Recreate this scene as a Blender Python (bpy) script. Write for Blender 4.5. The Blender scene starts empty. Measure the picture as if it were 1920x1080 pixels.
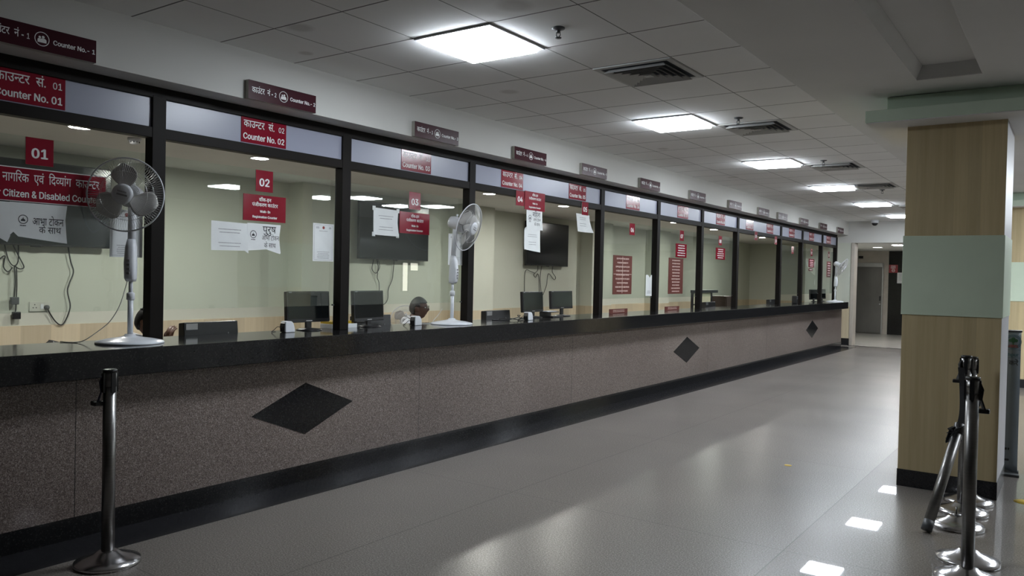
import bpy, bmesh, math, random
import numpy as np
from mathutils import Vector, Matrix, Quaternion
from mathutils.geometry import delaunay_2d_cdt
random.seed(7)
S = bpy.context.scene
COL = S.collection
PI = math.pi

# ------------------------------------------------------------------ camera
def make_camera():
    yaw, pitch, roll = math.radians(35.40), math.radians(-0.95), math.radians(1.26)
    f = Vector((-math.sin(yaw)*math.cos(pitch), math.cos(yaw)*math.cos(pitch), math.sin(pitch)))
    r0 = Vector((math.cos(yaw), math.sin(yaw), 0)); u0 = r0.cross(f)
    r = r0*math.cos(roll) + u0*math.sin(roll); u = r.cross(f)
    cd = bpy.data.cameras.new('camera'); co = bpy.data.objects.new('camera', cd); COL.objects.link(co)
    cd.sensor_width = 36; cd.lens = 1492.1/1920*36; cd.clip_start = .05; cd.clip_end = 200
    m = Matrix.Identity(4)
    for i in range(3):
        m[i][0] = r[i]; m[i][1] = u[i]; m[i][2] = -f[i]
    m[0][3], m[1][3], m[2][3] = 0, 0, 1.54
    co.matrix_world = m
    S.camera = co
make_camera()

# ------------------------------------------------------------------ world, exposure, light strengths
w = bpy.data.worlds.new('world'); S.world = w; w.use_nodes = True
w.node_tree.nodes['Background'].inputs[0].default_value = (.55, .62, .7, 1)
w.node_tree.nodes['Background'].inputs[1].default_value = .3
S.view_settings.view_transform = 'Standard'; S.view_settings.look = 'None'
S.view_settings.exposure = 0.33; S.view_settings.gamma = 1; S.view_settings.use_curve_mapping = False
PANEL_STRENGTH = 46.0        # square ceiling panels of the hall
DOWNLIGHT_STRENGTH = 420.0    # round office downlights
CORRIDOR_STRENGTH = 70.0
WINDOW_STRENGTH = 6.0        # daylight in the windows of the far right wall
S.cycles.use_denoising = True
S.cycles.max_bounces = 10; S.cycles.transparent_max_bounces = 24
S.cycles.sample_clamp_indirect = 6
S.cycles.caustics_reflective = False; S.cycles.caustics_refractive = False

# ------------------------------------------------------------------ materials
def _new(name):
    m = bpy.data.materials.new(name); m.use_nodes = True
    nt = m.node_tree; b = nt.nodes['Principled BSDF']
    return m, nt, b
def rgba(c): return (c[0], c[1], c[2], 1)
def link(nt, a, b): nt.links.new(a, b)
def node(nt, t, **kw):
    n = nt.nodes.new(t)
    for k, v in kw.items(): setattr(n, k, v)
    return n
def math_n(nt, op, a, b=None):
    n = node(nt, 'ShaderNodeMath', operation=op)
    for i, v in enumerate((a, b)):
        if v is None: continue
        if isinstance(v, (int, float)): n.inputs[i].default_value = v
        else: link(nt, v, n.inputs[i])
    return n.outputs[0]
def ramp(nt, fac, stops):
    r = node(nt, 'ShaderNodeValToRGB'); e = r.color_ramp.elements
    while len(e) < len(stops): e.new(.5)
    for q, (p, c) in zip(e, stops): q.position = p; q.color = rgba(c)
    link(nt, fac, r.inputs[0]); return r.outputs[0]
def coords(nt, world=False, scale=(1, 1, 1)):
    mp = node(nt, 'ShaderNodeMapping'); mp.inputs['Scale'].default_value = scale
    if world:
        g = node(nt, 'ShaderNodeNewGeometry'); link(nt, g.outputs['Position'], mp.inputs[0])
    else:
        t = node(nt, 'ShaderNodeTexCoord'); link(nt, t.outputs['Object'], mp.inputs[0])
    return mp.outputs[0]
def noise(nt, co, scale, detail=3, rough=.5):
    n = node(nt, 'ShaderNodeTexNoise'); n.inputs['Scale'].default_value = scale
    n.inputs['Detail'].default_value = detail; n.inputs['Roughness'].default_value = rough
    link(nt, co, n.inputs['Vector']); return n.outputs['Fac']
def M(name, c, rough=.5, metal=0, spec=.5, var=.08, nscale=6, stretch=(1, 1, 1), bump=0, coat=0):
    m, nt, b = _new(name)
    co = coords(nt, False, stretch)
    f = noise(nt, co, nscale)
    lo = tuple(max(0, x*(1-var)) for x in c); hi = tuple(min(1, x*(1+var)) for x in c)
    link(nt, ramp(nt, f, [(.3, lo), (.7, hi)]), b.inputs['Base Color'])
    b.inputs['Roughness'].default_value = rough; b.inputs['Metallic'].default_value = metal
    b.inputs['Specular IOR Level'].default_value = spec
    b.inputs['Coat Weight'].default_value = coat
    if bump:
        bp = node(nt, 'ShaderNodeBump'); bp.inputs['Strength'].default_value = bump
        bp.inputs['Distance'].default_value = .01
        link(nt, f, bp.inputs['Height']); link(nt, bp.outputs[0], b.inputs['Normal'])
    return m
def granite(name, stops, scale, rough, spec=.5, big=None, roughvar=0, soft=False):
    m, nt, b = _new(name); co = coords(nt, True)
    v = node(nt, 'ShaderNodeTexVoronoi'); v.inputs['Scale'].default_value = scale; link(nt, co, v.inputs['Vector'])
    sep = node(nt, 'ShaderNodeSeparateColor'); link(nt, v.outputs['Color'], sep.inputs[0])
    c = ramp(nt, noise(nt, co, scale, 2, .6) if soft else sep.outputs[0], stops)
    if big:
        f = noise(nt, co, big[0], 4)
        mx = node(nt, 'ShaderNodeMix', data_type='RGBA', blend_type='MULTIPLY'); mx.inputs[0].default_value = 1
        link(nt, c, mx.inputs[6]); link(nt, ramp(nt, f, [(.3, big[1]), (.7, big[2])]), mx.inputs[7]); c = mx.outputs[2]
    link(nt, c, b.inputs['Base Color']); b.inputs['Roughness'].default_value = rough
    b.inputs['Specular IOR Level'].default_value = spec
    if roughvar:
        f = noise(nt, co, .8, 2, .5)
        mr = node(nt, 'ShaderNodeMapRange'); mr.inputs[1].default_value = .35; mr.inputs[2].default_value = .65
        mr.inputs[3].default_value = rough-roughvar; mr.inputs[4].default_value = rough+roughvar
        link(nt, f, mr.inputs[0]); link(nt, mr.outputs[0], b.inputs['Roughness'])
    return m, nt, b, c
def lines(nt, axes):
    """1 on the seams: axes = [(component output, offset, pitch, width)]"""
    out = None
    for s, off, pitch, wd in axes:
        t = math_n(nt, 'DIVIDE', math_n(nt, 'SUBTRACT', s, off), pitch)
        fr = math_n(nt, 'FRACT', math_n(nt, 'ADD', t, 100.5))
        d = math_n(nt, 'ABSOLUTE', math_n(nt, 'SUBTRACT', fr, .5))
        l = math_n(nt, 'LESS_THAN', d, wd/pitch/2)
        out = l if out is None else math_n(nt, 'MAXIMUM', out, l)
    return out
def pos_xyz(nt):
    g = node(nt, 'ShaderNodeNewGeometry'); s = node(nt, 'ShaderNodeSeparateXYZ'); link(nt, g.outputs['Position'], s.inputs[0]); return s.outputs
def seam_mix(nt, b, col, mask, dark):
    mx = node(nt, 'ShaderNodeMix', data_type='RGBA')
    link(nt, mask, mx.inputs[0]); link(nt, col, mx.inputs[6]); mx.inputs[7].default_value = rgba(dark)
    link(nt, mx.outputs[2], b.inputs['Base Color'])

def floor_mat():
    m, nt, b, c = granite('polished grey granite floor', [(.32, (.075, .064, .056)), (.46, (.165, .147, .132)), (.56, (.215, .195, .178)), (.68, (.37, .342, .318))], 120, .305, .36,
                          (.7, (.86, .86, .86), (1.08, 1.07, 1.06)), .02, True)
    x, y, z = pos_xyz(nt)
    # the newer slabs right of the long joint are polished smoother
    link(nt, math_n(nt, 'MULTIPLY', math_n(nt, 'GREATER_THAN', x, -1.33), .45), b.inputs['Coat Weight']); b.inputs['Coat Roughness'].default_value = .014; b.inputs['Coat IOR'].default_value = 1.4
    seam_mix(nt, b, c, lines(nt, [(x, -1.33, 1.9, .006), (y, 4.6, 2.4, .005)]), (.07, .065, .06))
    return m
def ceiling_mat():
    m, nt, b = _new('mineral fibre ceiling tiles'); x, y, z = pos_xyz(nt); co = coords(nt, True)
    f = noise(nt, co, 1.2, 4); c = ramp(nt, f, [(.3, (.83, .83, .825)), (.7, (.88, .88, .875))])
    # a few old water stains on the tiles
    for sx, sy, r in ((-2.56, 3.57, .12), (-4.32, 3.6, .06), (-3.78, 5.22, .09), (-3.9, 3.2, .1), (-3.9, 8.4, .08), (-4.1, 11.2, .1)):
        d = node(nt, 'ShaderNodeVectorMath', operation='DISTANCE'); link(nt, co, d.inputs[0]); d.inputs[1].default_value = (sx, sy, 3.015)
        mr = node(nt, 'ShaderNodeMapRange'); mr.inputs[1].default_value = r; mr.inputs[2].default_value = r*.5; mr.inputs[3].default_value = 0; mr.inputs[4].default_value = .35
        link(nt, d.outputs['Value'], mr.inputs[0])
        mx = node(nt, 'ShaderNodeMix', data_type='RGBA'); link(nt, mr.outputs[0], mx.inputs[0]); link(nt, c, mx.inputs[6]); mx.inputs[7].default_value = (.32, .29, .26, 1); c = mx.outputs[2]
    seam_mix(nt, b, c, lines(nt, [(x, -3.454, .6, .007), (y, 3.73, .6, .011)]), (.14, .14, .14))
    b.inputs['Roughness'].default_value = .9
    return m
def wood_mat(name, a, c2, plank=.09, rough=.35):
    m, nt, b = _new(name); co = coords(nt, False, (14, 14, .7))
    f = noise(nt, co, 1.6, 6, .6); col = ramp(nt, f, [(.25, a), (.75, c2)])
    t = node(nt, 'ShaderNodeTexCoord'); s = node(nt, 'ShaderNodeSeparateXYZ'); link(nt, t.outputs['Object'], s.inputs[0])
    sm = math_n(nt, 'ADD', s.outputs[0], s.outputs[1])
    k = math_n(nt, 'FLOOR', math_n(nt, 'DIVIDE', sm, plank))
    wn = node(nt, 'ShaderNodeTexWhiteNoise', noise_dimensions='1D'); link(nt, k, wn.inputs['W'])
    mx = node(nt, 'ShaderNodeMix', data_type='RGBA', blend_type='MULTIPLY'); mx.inputs[0].default_value = 1
    link(nt, col, mx.inputs[6]); link(nt, ramp(nt, wn.outputs[0], [(0, (.84, .84, .84)), (1, (1.06, 1.06, 1.06))]), mx.inputs[7])
    link(nt, mx.outputs[2], b.inputs['Base Color']); b.inputs['Roughness'].default_value = rough
    return m
def glass_mat(name, tint, ior=1.5):
    m = bpy.data.materials.new(name); m.use_nodes = True; nt = m.node_tree; nt.nodes.clear()
    o = node(nt, 'ShaderNodeOutputMaterial'); mix = node(nt, 'ShaderNodeMixShader')
    # reflectance of the whole pane (both faces) by Schlick's formula, on the outer side of each face only
    gg = node(nt, 'ShaderNodeNewGeometry'); dp = node(nt, 'ShaderNodeVectorMath', operation='DOT_PRODUCT'); link(nt, gg.outputs['Incoming'], dp.inputs[0]); link(nt, gg.outputs['Normal'], dp.inputs[1])
    sch = math_n(nt, 'ADD', .075, math_n(nt, 'MULTIPLY', .925, math_n(nt, 'POWER', math_n(nt, 'SUBTRACT', 1, math_n(nt, 'ABSOLUTE', dp.outputs['Value'])), 5)))
    fres = math_n(nt, 'MULTIPLY', sch, math_n(nt, 'SUBTRACT', 1, gg.outputs['Backfacing']))
    t = node(nt, 'ShaderNodeBsdfTransparent'); t.inputs[0].default_value = rgba(tint)
    g = node(nt, 'ShaderNodeBsdfGlossy'); g.inputs['Roughness'].default_value = 0; g.inputs[0].default_value = (.95, 1, .97, 1)
    # faint dust on the pane
    co = coords(nt, False); f = noise(nt, co, 3, 5)
    d = node(nt, 'ShaderNodeBsdfDiffuse'); d.inputs[0].default_value = (.75, .78, .75, 1)
    m2 = node(nt, 'ShaderNodeMixShader'); mr = node(nt, 'ShaderNodeMapRange'); mr.inputs[3].default_value = .005; mr.inputs[4].default_value = .03
    link(nt, f, mr.inputs[0]); link(nt, mr.outputs[0], m2.inputs[0]); link(nt, t.outputs[0], m2.inputs[1]); link(nt, d.outputs[0], m2.inputs[2])
    link(nt, fres, mix.inputs[0]); link(nt, m2.outputs[0], mix.inputs[1]); link(nt, g.outputs[0], mix.inputs[2]); link(nt, mix.outputs[0], o.inputs[0])
    return m
def emit_mat(name, c, s, base=(.8, .8, .8)):
    m, nt, b = _new(name); b.inputs['Base Color'].default_value = rgba(base)
    co = coords(nt, False); f = noise(nt, co, 2)
    link(nt, ramp(nt, f, [(.2, tuple(x*.97 for x in c)), (.8, c)]), b.inputs['Emission Color'])
    b.inputs['Emission Strength'].default_value = s; return m

MT = {}
MT['floor'] = floor_mat()
MT['ceiling'] = ceiling_mat()
MT['border'] = granite('black granite floor border', [(0, (.012, .012, .014)), (.8, (.022, .022, .025)), (1, (.05, .05, .055))], 220, .16)[0]
MT['black_granite'] = granite('black granite', [(0, (.010, .010, .011)), (.85, (.014, .014, .015)), (1, (.032, .032, .032))], 160, .1, .35)[0]
MT['brown_granite'] = granite('brown speckled granite', [(0, (.07, .052, .045)), (.3, (.15, .115, .10)), (.7, (.23, .19, .17)), (1, (.42, .37, .34))], 210, .3, .5, (.8, (.82, .8, .8), (1.08, 1.08, 1.08)))[0]
MT['gypsum'] = M('painted gypsum ceiling', (.76, .76, .75), .85, var=.03, nscale=1.5)
MT['wall'] = M('cream painted wall', (.59, .61, .53), .7, var=.03, nscale=1.2)
MT['bulkhead'] = M('white painted bulkhead', (.60, .595, .57), .7, var=.03, nscale=1.2)
MT['hall_wall'] = M('pale hall wall paint', (.55, .54, .49), .7, var=.03, nscale=1.2)
MT['dado'] = wood_mat('beige wood-look wall tile', (.58, .49, .34), (.68, .59, .43), .3, .3)
MT['corridor_floor'] = M('light corridor tile', (.48, .46, .43), .2, var=.04, nscale=2)
MT['skirting'] = granite('black skirting', [(0, (.012, .012, .014)), (1, (.03, .03, .032))], 200, .25)[0]
MT['frame'] = M('dark brown anodised aluminium', (.011, .009, .008), .5, .0, .1, .15, 3)
MT['panel'] = M('white laminated fascia panel', (.31, .325, .41), .3, var=.02, nscale=2)
MT['glass'] = glass_mat('clear counter glass', (.93, .965, .945))
MT['maroon'] = M('maroon acrylic', (.22, .008, .022), .16, 0, .3, var=.06, nscale=3)
MT['plum'] = M('dark plum sign board', (.050, .014, .020), .3, 0, .07, var=.06, nscale=3)
MT['letter'] = M('white vinyl lettering', (.78, .78, .78), .5, var=.02)
MT['edge'] = M('grey sign edge', (.35, .34, .30), .5, var=.04)
MT['paper'] = M('white printer paper', (.74, .76, .76), .8, var=.03, nscale=9, bump=.15)
MT['ink'] = M('black ink', (.03, .03, .035), .7, var=.05)
MT['greyink'] = M('grey ink', (.28, .28, .30), .7, var=.05)
MT['tape'] = M('milky sticky tape', (.66, .69, .67), .35, var=.05)
MT['brownred'] = M('brown red notice board', (.15, .052, .043), .25, var=.1, nscale=5)
MT['pinkletter'] = M('faded pink lettering', (.52, .36, .32), .5, var=.04)
MT['white_plastic'] = M('white plastic', (.72, .74, .78), .3, var=.02)
MT['white_paint'] = M('white enamelled steel', (.74, .77, .82), .22, var=.02)
MT['blade'] = M('pale grey fan blade', (.58, .57, .55), .35, var=.04)
MT['wire'] = M('chromed grille wire', (.62, .62, .62), .3, .6, var=.03)
MT['black_plastic'] = M('black plastic', (.012, .012, .013), .35, var=.1)
MT['grey_plastic'] = M('grey plastic', (.08, .085, .09), .45, var=.1)
MT['screen'] = M('switched-off screen', (.008, .009, .010), .12, var=.05)
MT['tvscreen'] = M('switched-off television screen', (.010, .012, .014), .16, var=.05)
MT['silver'] = M('silver trim', (.45, .45, .46), .3, .8, var=.05)
MT['steel'] = M('brushed stainless steel', (.22, .215, .21), .34, 1, var=.08, nscale=4, stretch=(1, 1, 30))
MT['steel_base'] = M('polished steel base', (.60, .59, .60), .2, 1, var=.05)
MT['belt'] = M('dark blue webbing', (.012, .012, .035), .8, var=.15, nscale=40)
MT['black_belt'] = M('black webbing', (.014, .014, .016), .8, var=.15, nscale=40)
MT['col_wood'] = wood_mat('pale oak laminate', (.53, .42, .235), (.68, .56, .34), .085, .4)
MT['green'] = M('sage green laminate', (.63, .73, .58), .4, var=.02)
MT['greenpaint'] = M('pale green emulsion', (.66, .78, .64), .8, var=.02)
MT['col_daylit_side'] = M('laminate edge painted daylit', (.60, .60, .62), .35, var=.02)  # white stands in for daylight falling on the column's right face
MT['door'] = M('brushed grey metal door', (.15, .145, .14), .35, .6, var=.12, nscale=2.2, stretch=(1, 1, .5))
MT['doorframe'] = M('pale stone door surround', (.45, .41, .36), .4, var=.06)
MT['vent'] = M('grey enamelled diffuser', (.50, .50, .49), .5, var=.03)
MT['ventdark'] = M('dark duct', (.035, .04, .05), .8, var=.1)
MT['skin'] = M('brown skin', (.19, .09, .058), .5, var=.08, nscale=20)
MT['skin2'] = M('dark brown skin', (.095, .05, .035), .5, var=.08, nscale=20)
MT['hair'] = M('black hair', (.010, .009, .009), .55, var=.3, nscale=60)
MT['hair_grey'] = M('greying black hair', (.035, .034, .033), .55, var=.4, nscale=60)
MT['shirt'] = M('white shirt cloth', (.62, .64, .68), .8, var=.04, nscale=14, bump=.2)
MT['trouser'] = M('dark grey trousers', (.03, .032, .04), .8, var=.1, nscale=14)
MT['cord_white'] = M('white flex', (.62, .62, .60), .5, var=.03)
MT['cord_black'] = M('black flex', (.02, .02, .022), .5, var=.1)
MT['socket'] = M('ivory socket plastic', (.60, .60, .54), .4, var=.03)
MT['banner'] = M('blue-grey banner vinyl', (.20, .235, .27), .45, var=.05, nscale=4)
MT['bannerink'] = M('teal printing', (.02, .09, .12), .6, var=.05)
MT['emblem_green'] = M('green emblem print', (.03, .10, .05), .6, var=.05)
MT['emblem_red'] = M('red emblem print', (.25, .04, .03), .6, var=.05)
MT['yellow'] = M('yellow vinyl', (.62, .42, .03), .5, var=.05)
MT['yellowpanel'] = M('pale yellow board', (.60, .58, .38), .6, var=.04)
MT['cabinet'] = M('dark walnut laminate', (.05, .032, .022), .45, var=.15, nscale=3, stretch=(3, 3, .5))
MT['red'] = M('red sign acrylic', (.30, .02, .03), .35, var=.05)
MT['blue'] = M('navy cloth', (.02, .025, .09), .8, var=.1)
MT['desk'] = M('pale laminate desk', (.42, .36, .28), .45, var=.06)
MT['lamp'] = emit_mat('lit panel diffuser', (.86, .93, 1.0), PANEL_STRENGTH)
MT['downlight'] = emit_mat('lit downlight', (1, .99, .93), DOWNLIGHT_STRENGTH)
MT['corridor_lamp'] = emit_mat('lit corridor lamp', (1, .97, .92), CORRIDOR_STRENGTH)
MT['daylight'] = emit_mat('daylit window pane', (1, .93, .80), WINDOW_STRENGTH)

# ------------------------------------------------------------------ mesh helpers
class MB:
    def __init__(s): s.v = []; s.f = []; s.sm = []
    def add(s, vs, fs, smooth=False):
        o = len(s.v); s.v += [Vector(v) for v in vs]; s.f += [tuple(i+o for i in f) for f in fs]; s.sm += [smooth]*len(fs); return s
    def box(s, a, b):
        x0, y0, z0 = (min(a[i], b[i]) for i in range(3)); x1, y1, z1 = (max(a[i], b[i]) for i in range(3))
        return s.add([(x0, y0, z0), (x1, y0, z0), (x1, y1, z0), (x0, y1, z0), (x0, y0, z1), (x1, y0, z1), (x1, y1, z1), (x0, y1, z1)],
                     [(0, 3, 2, 1), (4, 5, 6, 7), (0, 1, 5, 4), (1, 2, 6, 5), (2, 3, 7, 6), (3, 0, 4, 7)])
    def cbox(s, c, d): return s.box([c[i]-d[i]/2 for i in range(3)], [c[i]+d[i]/2 for i in range(3)])
    def tube(s, pts, r, n=8, cap=True, closed=False):
        pts = [Vector(p) for p in pts]; k = len(pts)
        rs = r if isinstance(r, (list, tuple)) else [r]*k
        vs = []; prev = None
        for i, p in enumerate(pts):
            if closed: t = pts[(i+1) % k]-pts[i-1]
            else: t = pts[min(i+1, k-1)]-pts[max(i-1, 0)]
            t = t.normalized() if t.length > 1e-9 else Vector((0, 0, 1))
            if prev is None:
                a = Vector((0, 0, 1)) if abs(t.z) < .9 else Vector((1, 0, 0)); prev = t.cross(a).normalized()
            else:
                prev = prev - t*prev.dot(t)
                prev = prev.normalized() if prev.length > 1e-6 else t.orthogonal().normalized()
            q = t.cross(prev)
            for j in range(n):
                a = 2*PI*j/n; vs.append(p+(prev*math.cos(a)+q*math.sin(a))*rs[i])
        fs = []
        for i in range(k if closed else k-1):
            for j in range(n):
                a, b = i*n+j, i*n+(j+1) % n; c, d = ((i+1) % k)*n+(j+1) % n, ((i+1) % k)*n+j
                fs.append((a, b, c, d))
        o = len(s.v); s.add(vs, fs, True)
        if cap and not closed:
            s.f += [tuple(o+j for j in range(n-1, -1, -1)), tuple(o+(k-1)*n+j for j in range(n))]; s.sm += [False, False]
        return s
    def cyl(s, a, b, r, r2=None, n=16): return s.tube([a, b], [r, r if r2 is None else r2], n)
    def lathe(s, prof, n=32, mat=None, smooth=True):
        """prof: [(radius, z)] round local z"""
        vs = []; fs = []; k = len(prof)
        for r, z in prof:
            for j in range(n):
                a = 2*PI*j/n; vs.append((r*math.cos(a), r*math.sin(a), z))
        for i in range(k-1):
            for j in range(n): fs.append((i*n+j, i*n+(j+1) % n, (i+1)*n+(j+1) % n, (i+1)*n+j))
        if prof[0][0] > 1e-6: fs.append(tuple(range(n-1, -1, -1)))
        if prof[-1][0] > 1e-6: fs.append(tuple((k-1)*n+j for j in range(n)))
        if mat is not None: vs = [mat @ Vector(v) for v in vs]
        return s.add(vs, fs, smooth)
    def prism(s, poly, axis, a, b):
        """poly 2D in the two other axes, extruded along axis from a to b"""
        def P(u, v, t): return {0: (t, u, v), 1: (u, t, v), 2: (u, v, t)}[axis]
        n = len(poly); vs = [P(u, v, a) for u, v in poly]+[P(u, v, b) for u, v in poly]
        return s.add(vs, [tuple(range(n-1, -1, -1)), tuple(range(n, 2*n))]+[(i, (i+1) % n, n+(i+1) % n, n+i) for i in range(n)])
    def sphere(s, c, r, n=16, m=10):
        r = r if isinstance(r, (tuple, list)) else (r, r, r); vs = []; fs = []
        for i in range(m+1):
            t = PI*i/m
            for j in range(n):
                p = 2*PI*j/n; vs.append((c[0]+r[0]*math.sin(t)*math.cos(p), c[1]+r[1]*math.sin(t)*math.sin(p), c[2]+r[2]*math.cos(t)))
        for i in range(m):
            for j in range(n): fs.append((i*n+j, (i+1)*n+j, (i+1)*n+(j+1) % n, i*n+(j+1) % n))
        return s.add(vs, fs, True)
    def xf(s, mat): s.v = [mat @ v for v in s.v]; return s
    def mesh(s, name):
        me = bpy.data.meshes.new(name); me.from_pydata([tuple(v) for v in s.v], [], s.f); me.polygons.foreach_set('use_smooth', s.sm)
        bm = bmesh.new(); bm.from_mesh(me); bmesh.ops.remove_doubles(bm, verts=bm.verts, dist=1e-6); bmesh.ops.recalc_face_normals(bm, faces=bm.faces); bm.to_mesh(me); bm.free()
        me.update(); return me
def obj(name, mb, mat, parent=None, bevel=0, label=None, loc=None, rot=None):
    me = mb.mesh(name) if isinstance(mb, MB) else mb
    o = bpy.data.objects.new(name, me); COL.objects.link(o)
    if mat is not None: me.materials.clear(); me.materials.append(MT[mat] if isinstance(mat, str) else mat)
    if parent is not None: o.parent = parent
    if loc is not None: o.location = loc
    if rot is not None: o.rotation_euler = rot
    if bevel:
        b = o.modifiers.new('bevel', 'BEVEL'); b.width = bevel; b.segments = 2; b.limit_method = 'ANGLE'; b.angle_limit = .6
    if label: o['label'] = label
    return o
def tag(o, label, cat, group=None):
    o['label'] = label; o['category'] = cat
    if group: o['group'] = group
    return o
def thing(name, label, cat, loc=(0, 0, 0), rotz=0, group=None):
    o = bpy.data.objects.new(name, None); COL.objects.link(o); o.location = loc; o.rotation_euler = (0, 0, rotz); o.empty_display_size = .1
    return tag(o, label, cat, group)
def struct(name, mb, mat, bevel=0, parent=None):
    o = obj(name, mb, mat, parent, bevel); o['kind'] = 'structure'; return o
def dup(root, loc, rotz=None, label=None, group=None):
    def cp(o, par):
        c = o.copy(); COL.objects.link(c)
        if par is not None: c.parent = par
        for ch in o.children: cp(ch, c)
        return c
    c = cp(root, None); c.location = loc
    if rotz is not None: c.rotation_euler = (0, 0, rotz)
    if label: c['label'] = label
    if group: c['group'] = group
    return c
def frame_z(origin, axis, up=(0, 0, 1)):
    z = Vector(axis).normalized(); u = Vector(up); x = u.cross(z)
    x = x.normalized() if x.length > 1e-5 else Vector((1, 0, 0)); y = z.cross(x)
    m = Matrix.Identity(4)
    for i in range(3): m[i][0] = x[i]; m[i][1] = y[i]; m[i][2] = z[i]; m[i][3] = origin[i]
    return m
def smooth_path(pts, n=6):
    P = [Vector(p) for p in pts]; out = []
    for i in range(len(P)-1):
        p0, p1, p2, p3 = P[max(i-1, 0)], P[i], P[i+1], P[min(i+2, len(P)-1)]
        for k in range(n):
            t = k/n
            out.append(.5*((2*p1)+(-p0+p2)*t+(2*p0-5*p1+4*p2-p3)*t*t+(-p0+3*p1-3*p2+p3)*t**3))
    return out+[P[-1]]

# ------------------------------------------------------------------ lettering
_tc = {}
def grotesque():
    """the sans serif that ships with Blender; the built-in face if it is not there"""
    import os
    for kind in ('LOCAL', 'SYSTEM'):
        p = os.path.join(bpy.utils.resource_path(kind), 'datafiles', 'fonts', 'Inter.woff2')
        if os.path.exists(p):
            try: return bpy.data.fonts.load(p)
            except RuntimeError: pass
    return None
FONT = grotesque()
def hindi(ch): return '\u0900' <= ch <= '\u097f'
def curve_mesh(s, latin, offset=0.0, outline=False):
    cu = bpy.data.curves.new('letters', 'FONT'); cu.body = s; cu.size = 1; cu.resolution_u = 2 if latin else 3; cu.offset = offset
    if outline: cu.dimensions = '3D'
    if latin and FONT: cu.font = FONT
    ob = bpy.data.objects.new('letters', cu); COL.objects.link(ob)
    me = bpy.data.meshes.new_from_object(ob.evaluated_get(bpy.context.evaluated_depsgraph_get()))
    v = [(p.co.x, p.co.y) for p in me.vertices]; f = [tuple(p.vertices) for p in me.polygons]; e = [tuple(p.vertices) for p in me.edges]
    bpy.data.objects.remove(ob); bpy.data.curves.remove(cu); bpy.data.meshes.remove(me)
    return v, f, e
def latin_glyph(ch, bold):
    """one letter, its overlapping contours united; bold = the outline set again a little to each side"""
    k = ('g', ch, bold)
    if k in _tc: return _tc[k]
    x = max(p[0] for p in curve_mesh(ch+'|', True)[0])-max(p[0] for p in curve_mesh('|', True)[0])
    v, _, e = curve_mesh(ch, True, 0, True)
    if not v: _tc[k] = ([], [], x); return _tc[k]
    P, E, A = [], [], []
    nxt = {}
    for i, j in e: nxt.setdefault(i, []).append(j); nxt.setdefault(j, []).append(i)
    for dx, dy in (((0, 0), (-bold, 0), (bold, 0), (0, bold*.6), (0, -bold*.6)) if bold > 0 else ((0, 0),)):
        o = len(P); P += [Vector((a+dx, b+dy)) for a, b in v]
        for i in range(len(v)):
            for j in nxt[i]:
                if j == i+1 or (j < i and j != i-1): E.append((i+o, j+o))       # along the contour, or back to its start
                elif j == i-1 and len(nxt[i]) == 2 and nxt[i][0] == nxt[i][1]: E.append((i+o, j+o))
    r = delaunay_2d_cdt(P, E, [], 0, 1e-5)
    Q = np.array([(p.x, p.y) for p in r[0]]); T = [t for t in r[2] if len(t) == 3]
    c = np.array([Q[list(t)].mean(0) for t in T]); S0 = np.array([P[i][:] for i, j in E]); S1 = np.array([P[j][:] for i, j in E])
    up = (S0[None, :, 1] <= c[:, None, 1]) & (S1[None, :, 1] > c[:, None, 1]); dn = (S0[None, :, 1] > c[:, None, 1]) & (S1[None, :, 1] <= c[:, None, 1])
    d = (S1-S0)[None]; cr = d[..., 0]*(c[:, None, 1]-S0[None, :, 1])-(c[:, None, 0]-S0[None, :, 0])*d[..., 1]
    wn = (up & (cr > 0)).sum(1)-(dn & (cr < 0)).sum(1)
    _tc[k] = ([tuple(q) for q in Q], [tuple(t) for t, n in zip(T, wn) if n != 0], x)
    return _tc[k]
def raw_text(s, bold=0.0):
    k = (s, bold)
    if k in _tc: return _tc[k]
    if any(hindi(c) for c in s) or FONT is None:
        v, f, _ = curve_mesh(s, False, min(bold, .012)); v = [(a, b, 0) for a, b in v]
    else:
        v, f, x = [], [], 0
        for ch in s:
            gv, gf, gx = latin_glyph(ch, bold); o = len(v); v += [(a+x, b, 0) for a, b in gv]; f += [tuple(q+o for q in t) for t in gf]; x += gx
    _tc[k] = (v, f); return v, f
def adv(s, bold):
    if not any(hindi(c) for c in s) and FONT: return sum(latin_glyph(c, bold)[2] for c in s)
    bar = '।' if any(hindi(c) for c in s) else '|'
    return max(p[0] for p in raw_text(s+bar, bold)[0])-max(p[0] for p in raw_text(bar, bold)[0])
import re
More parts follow.
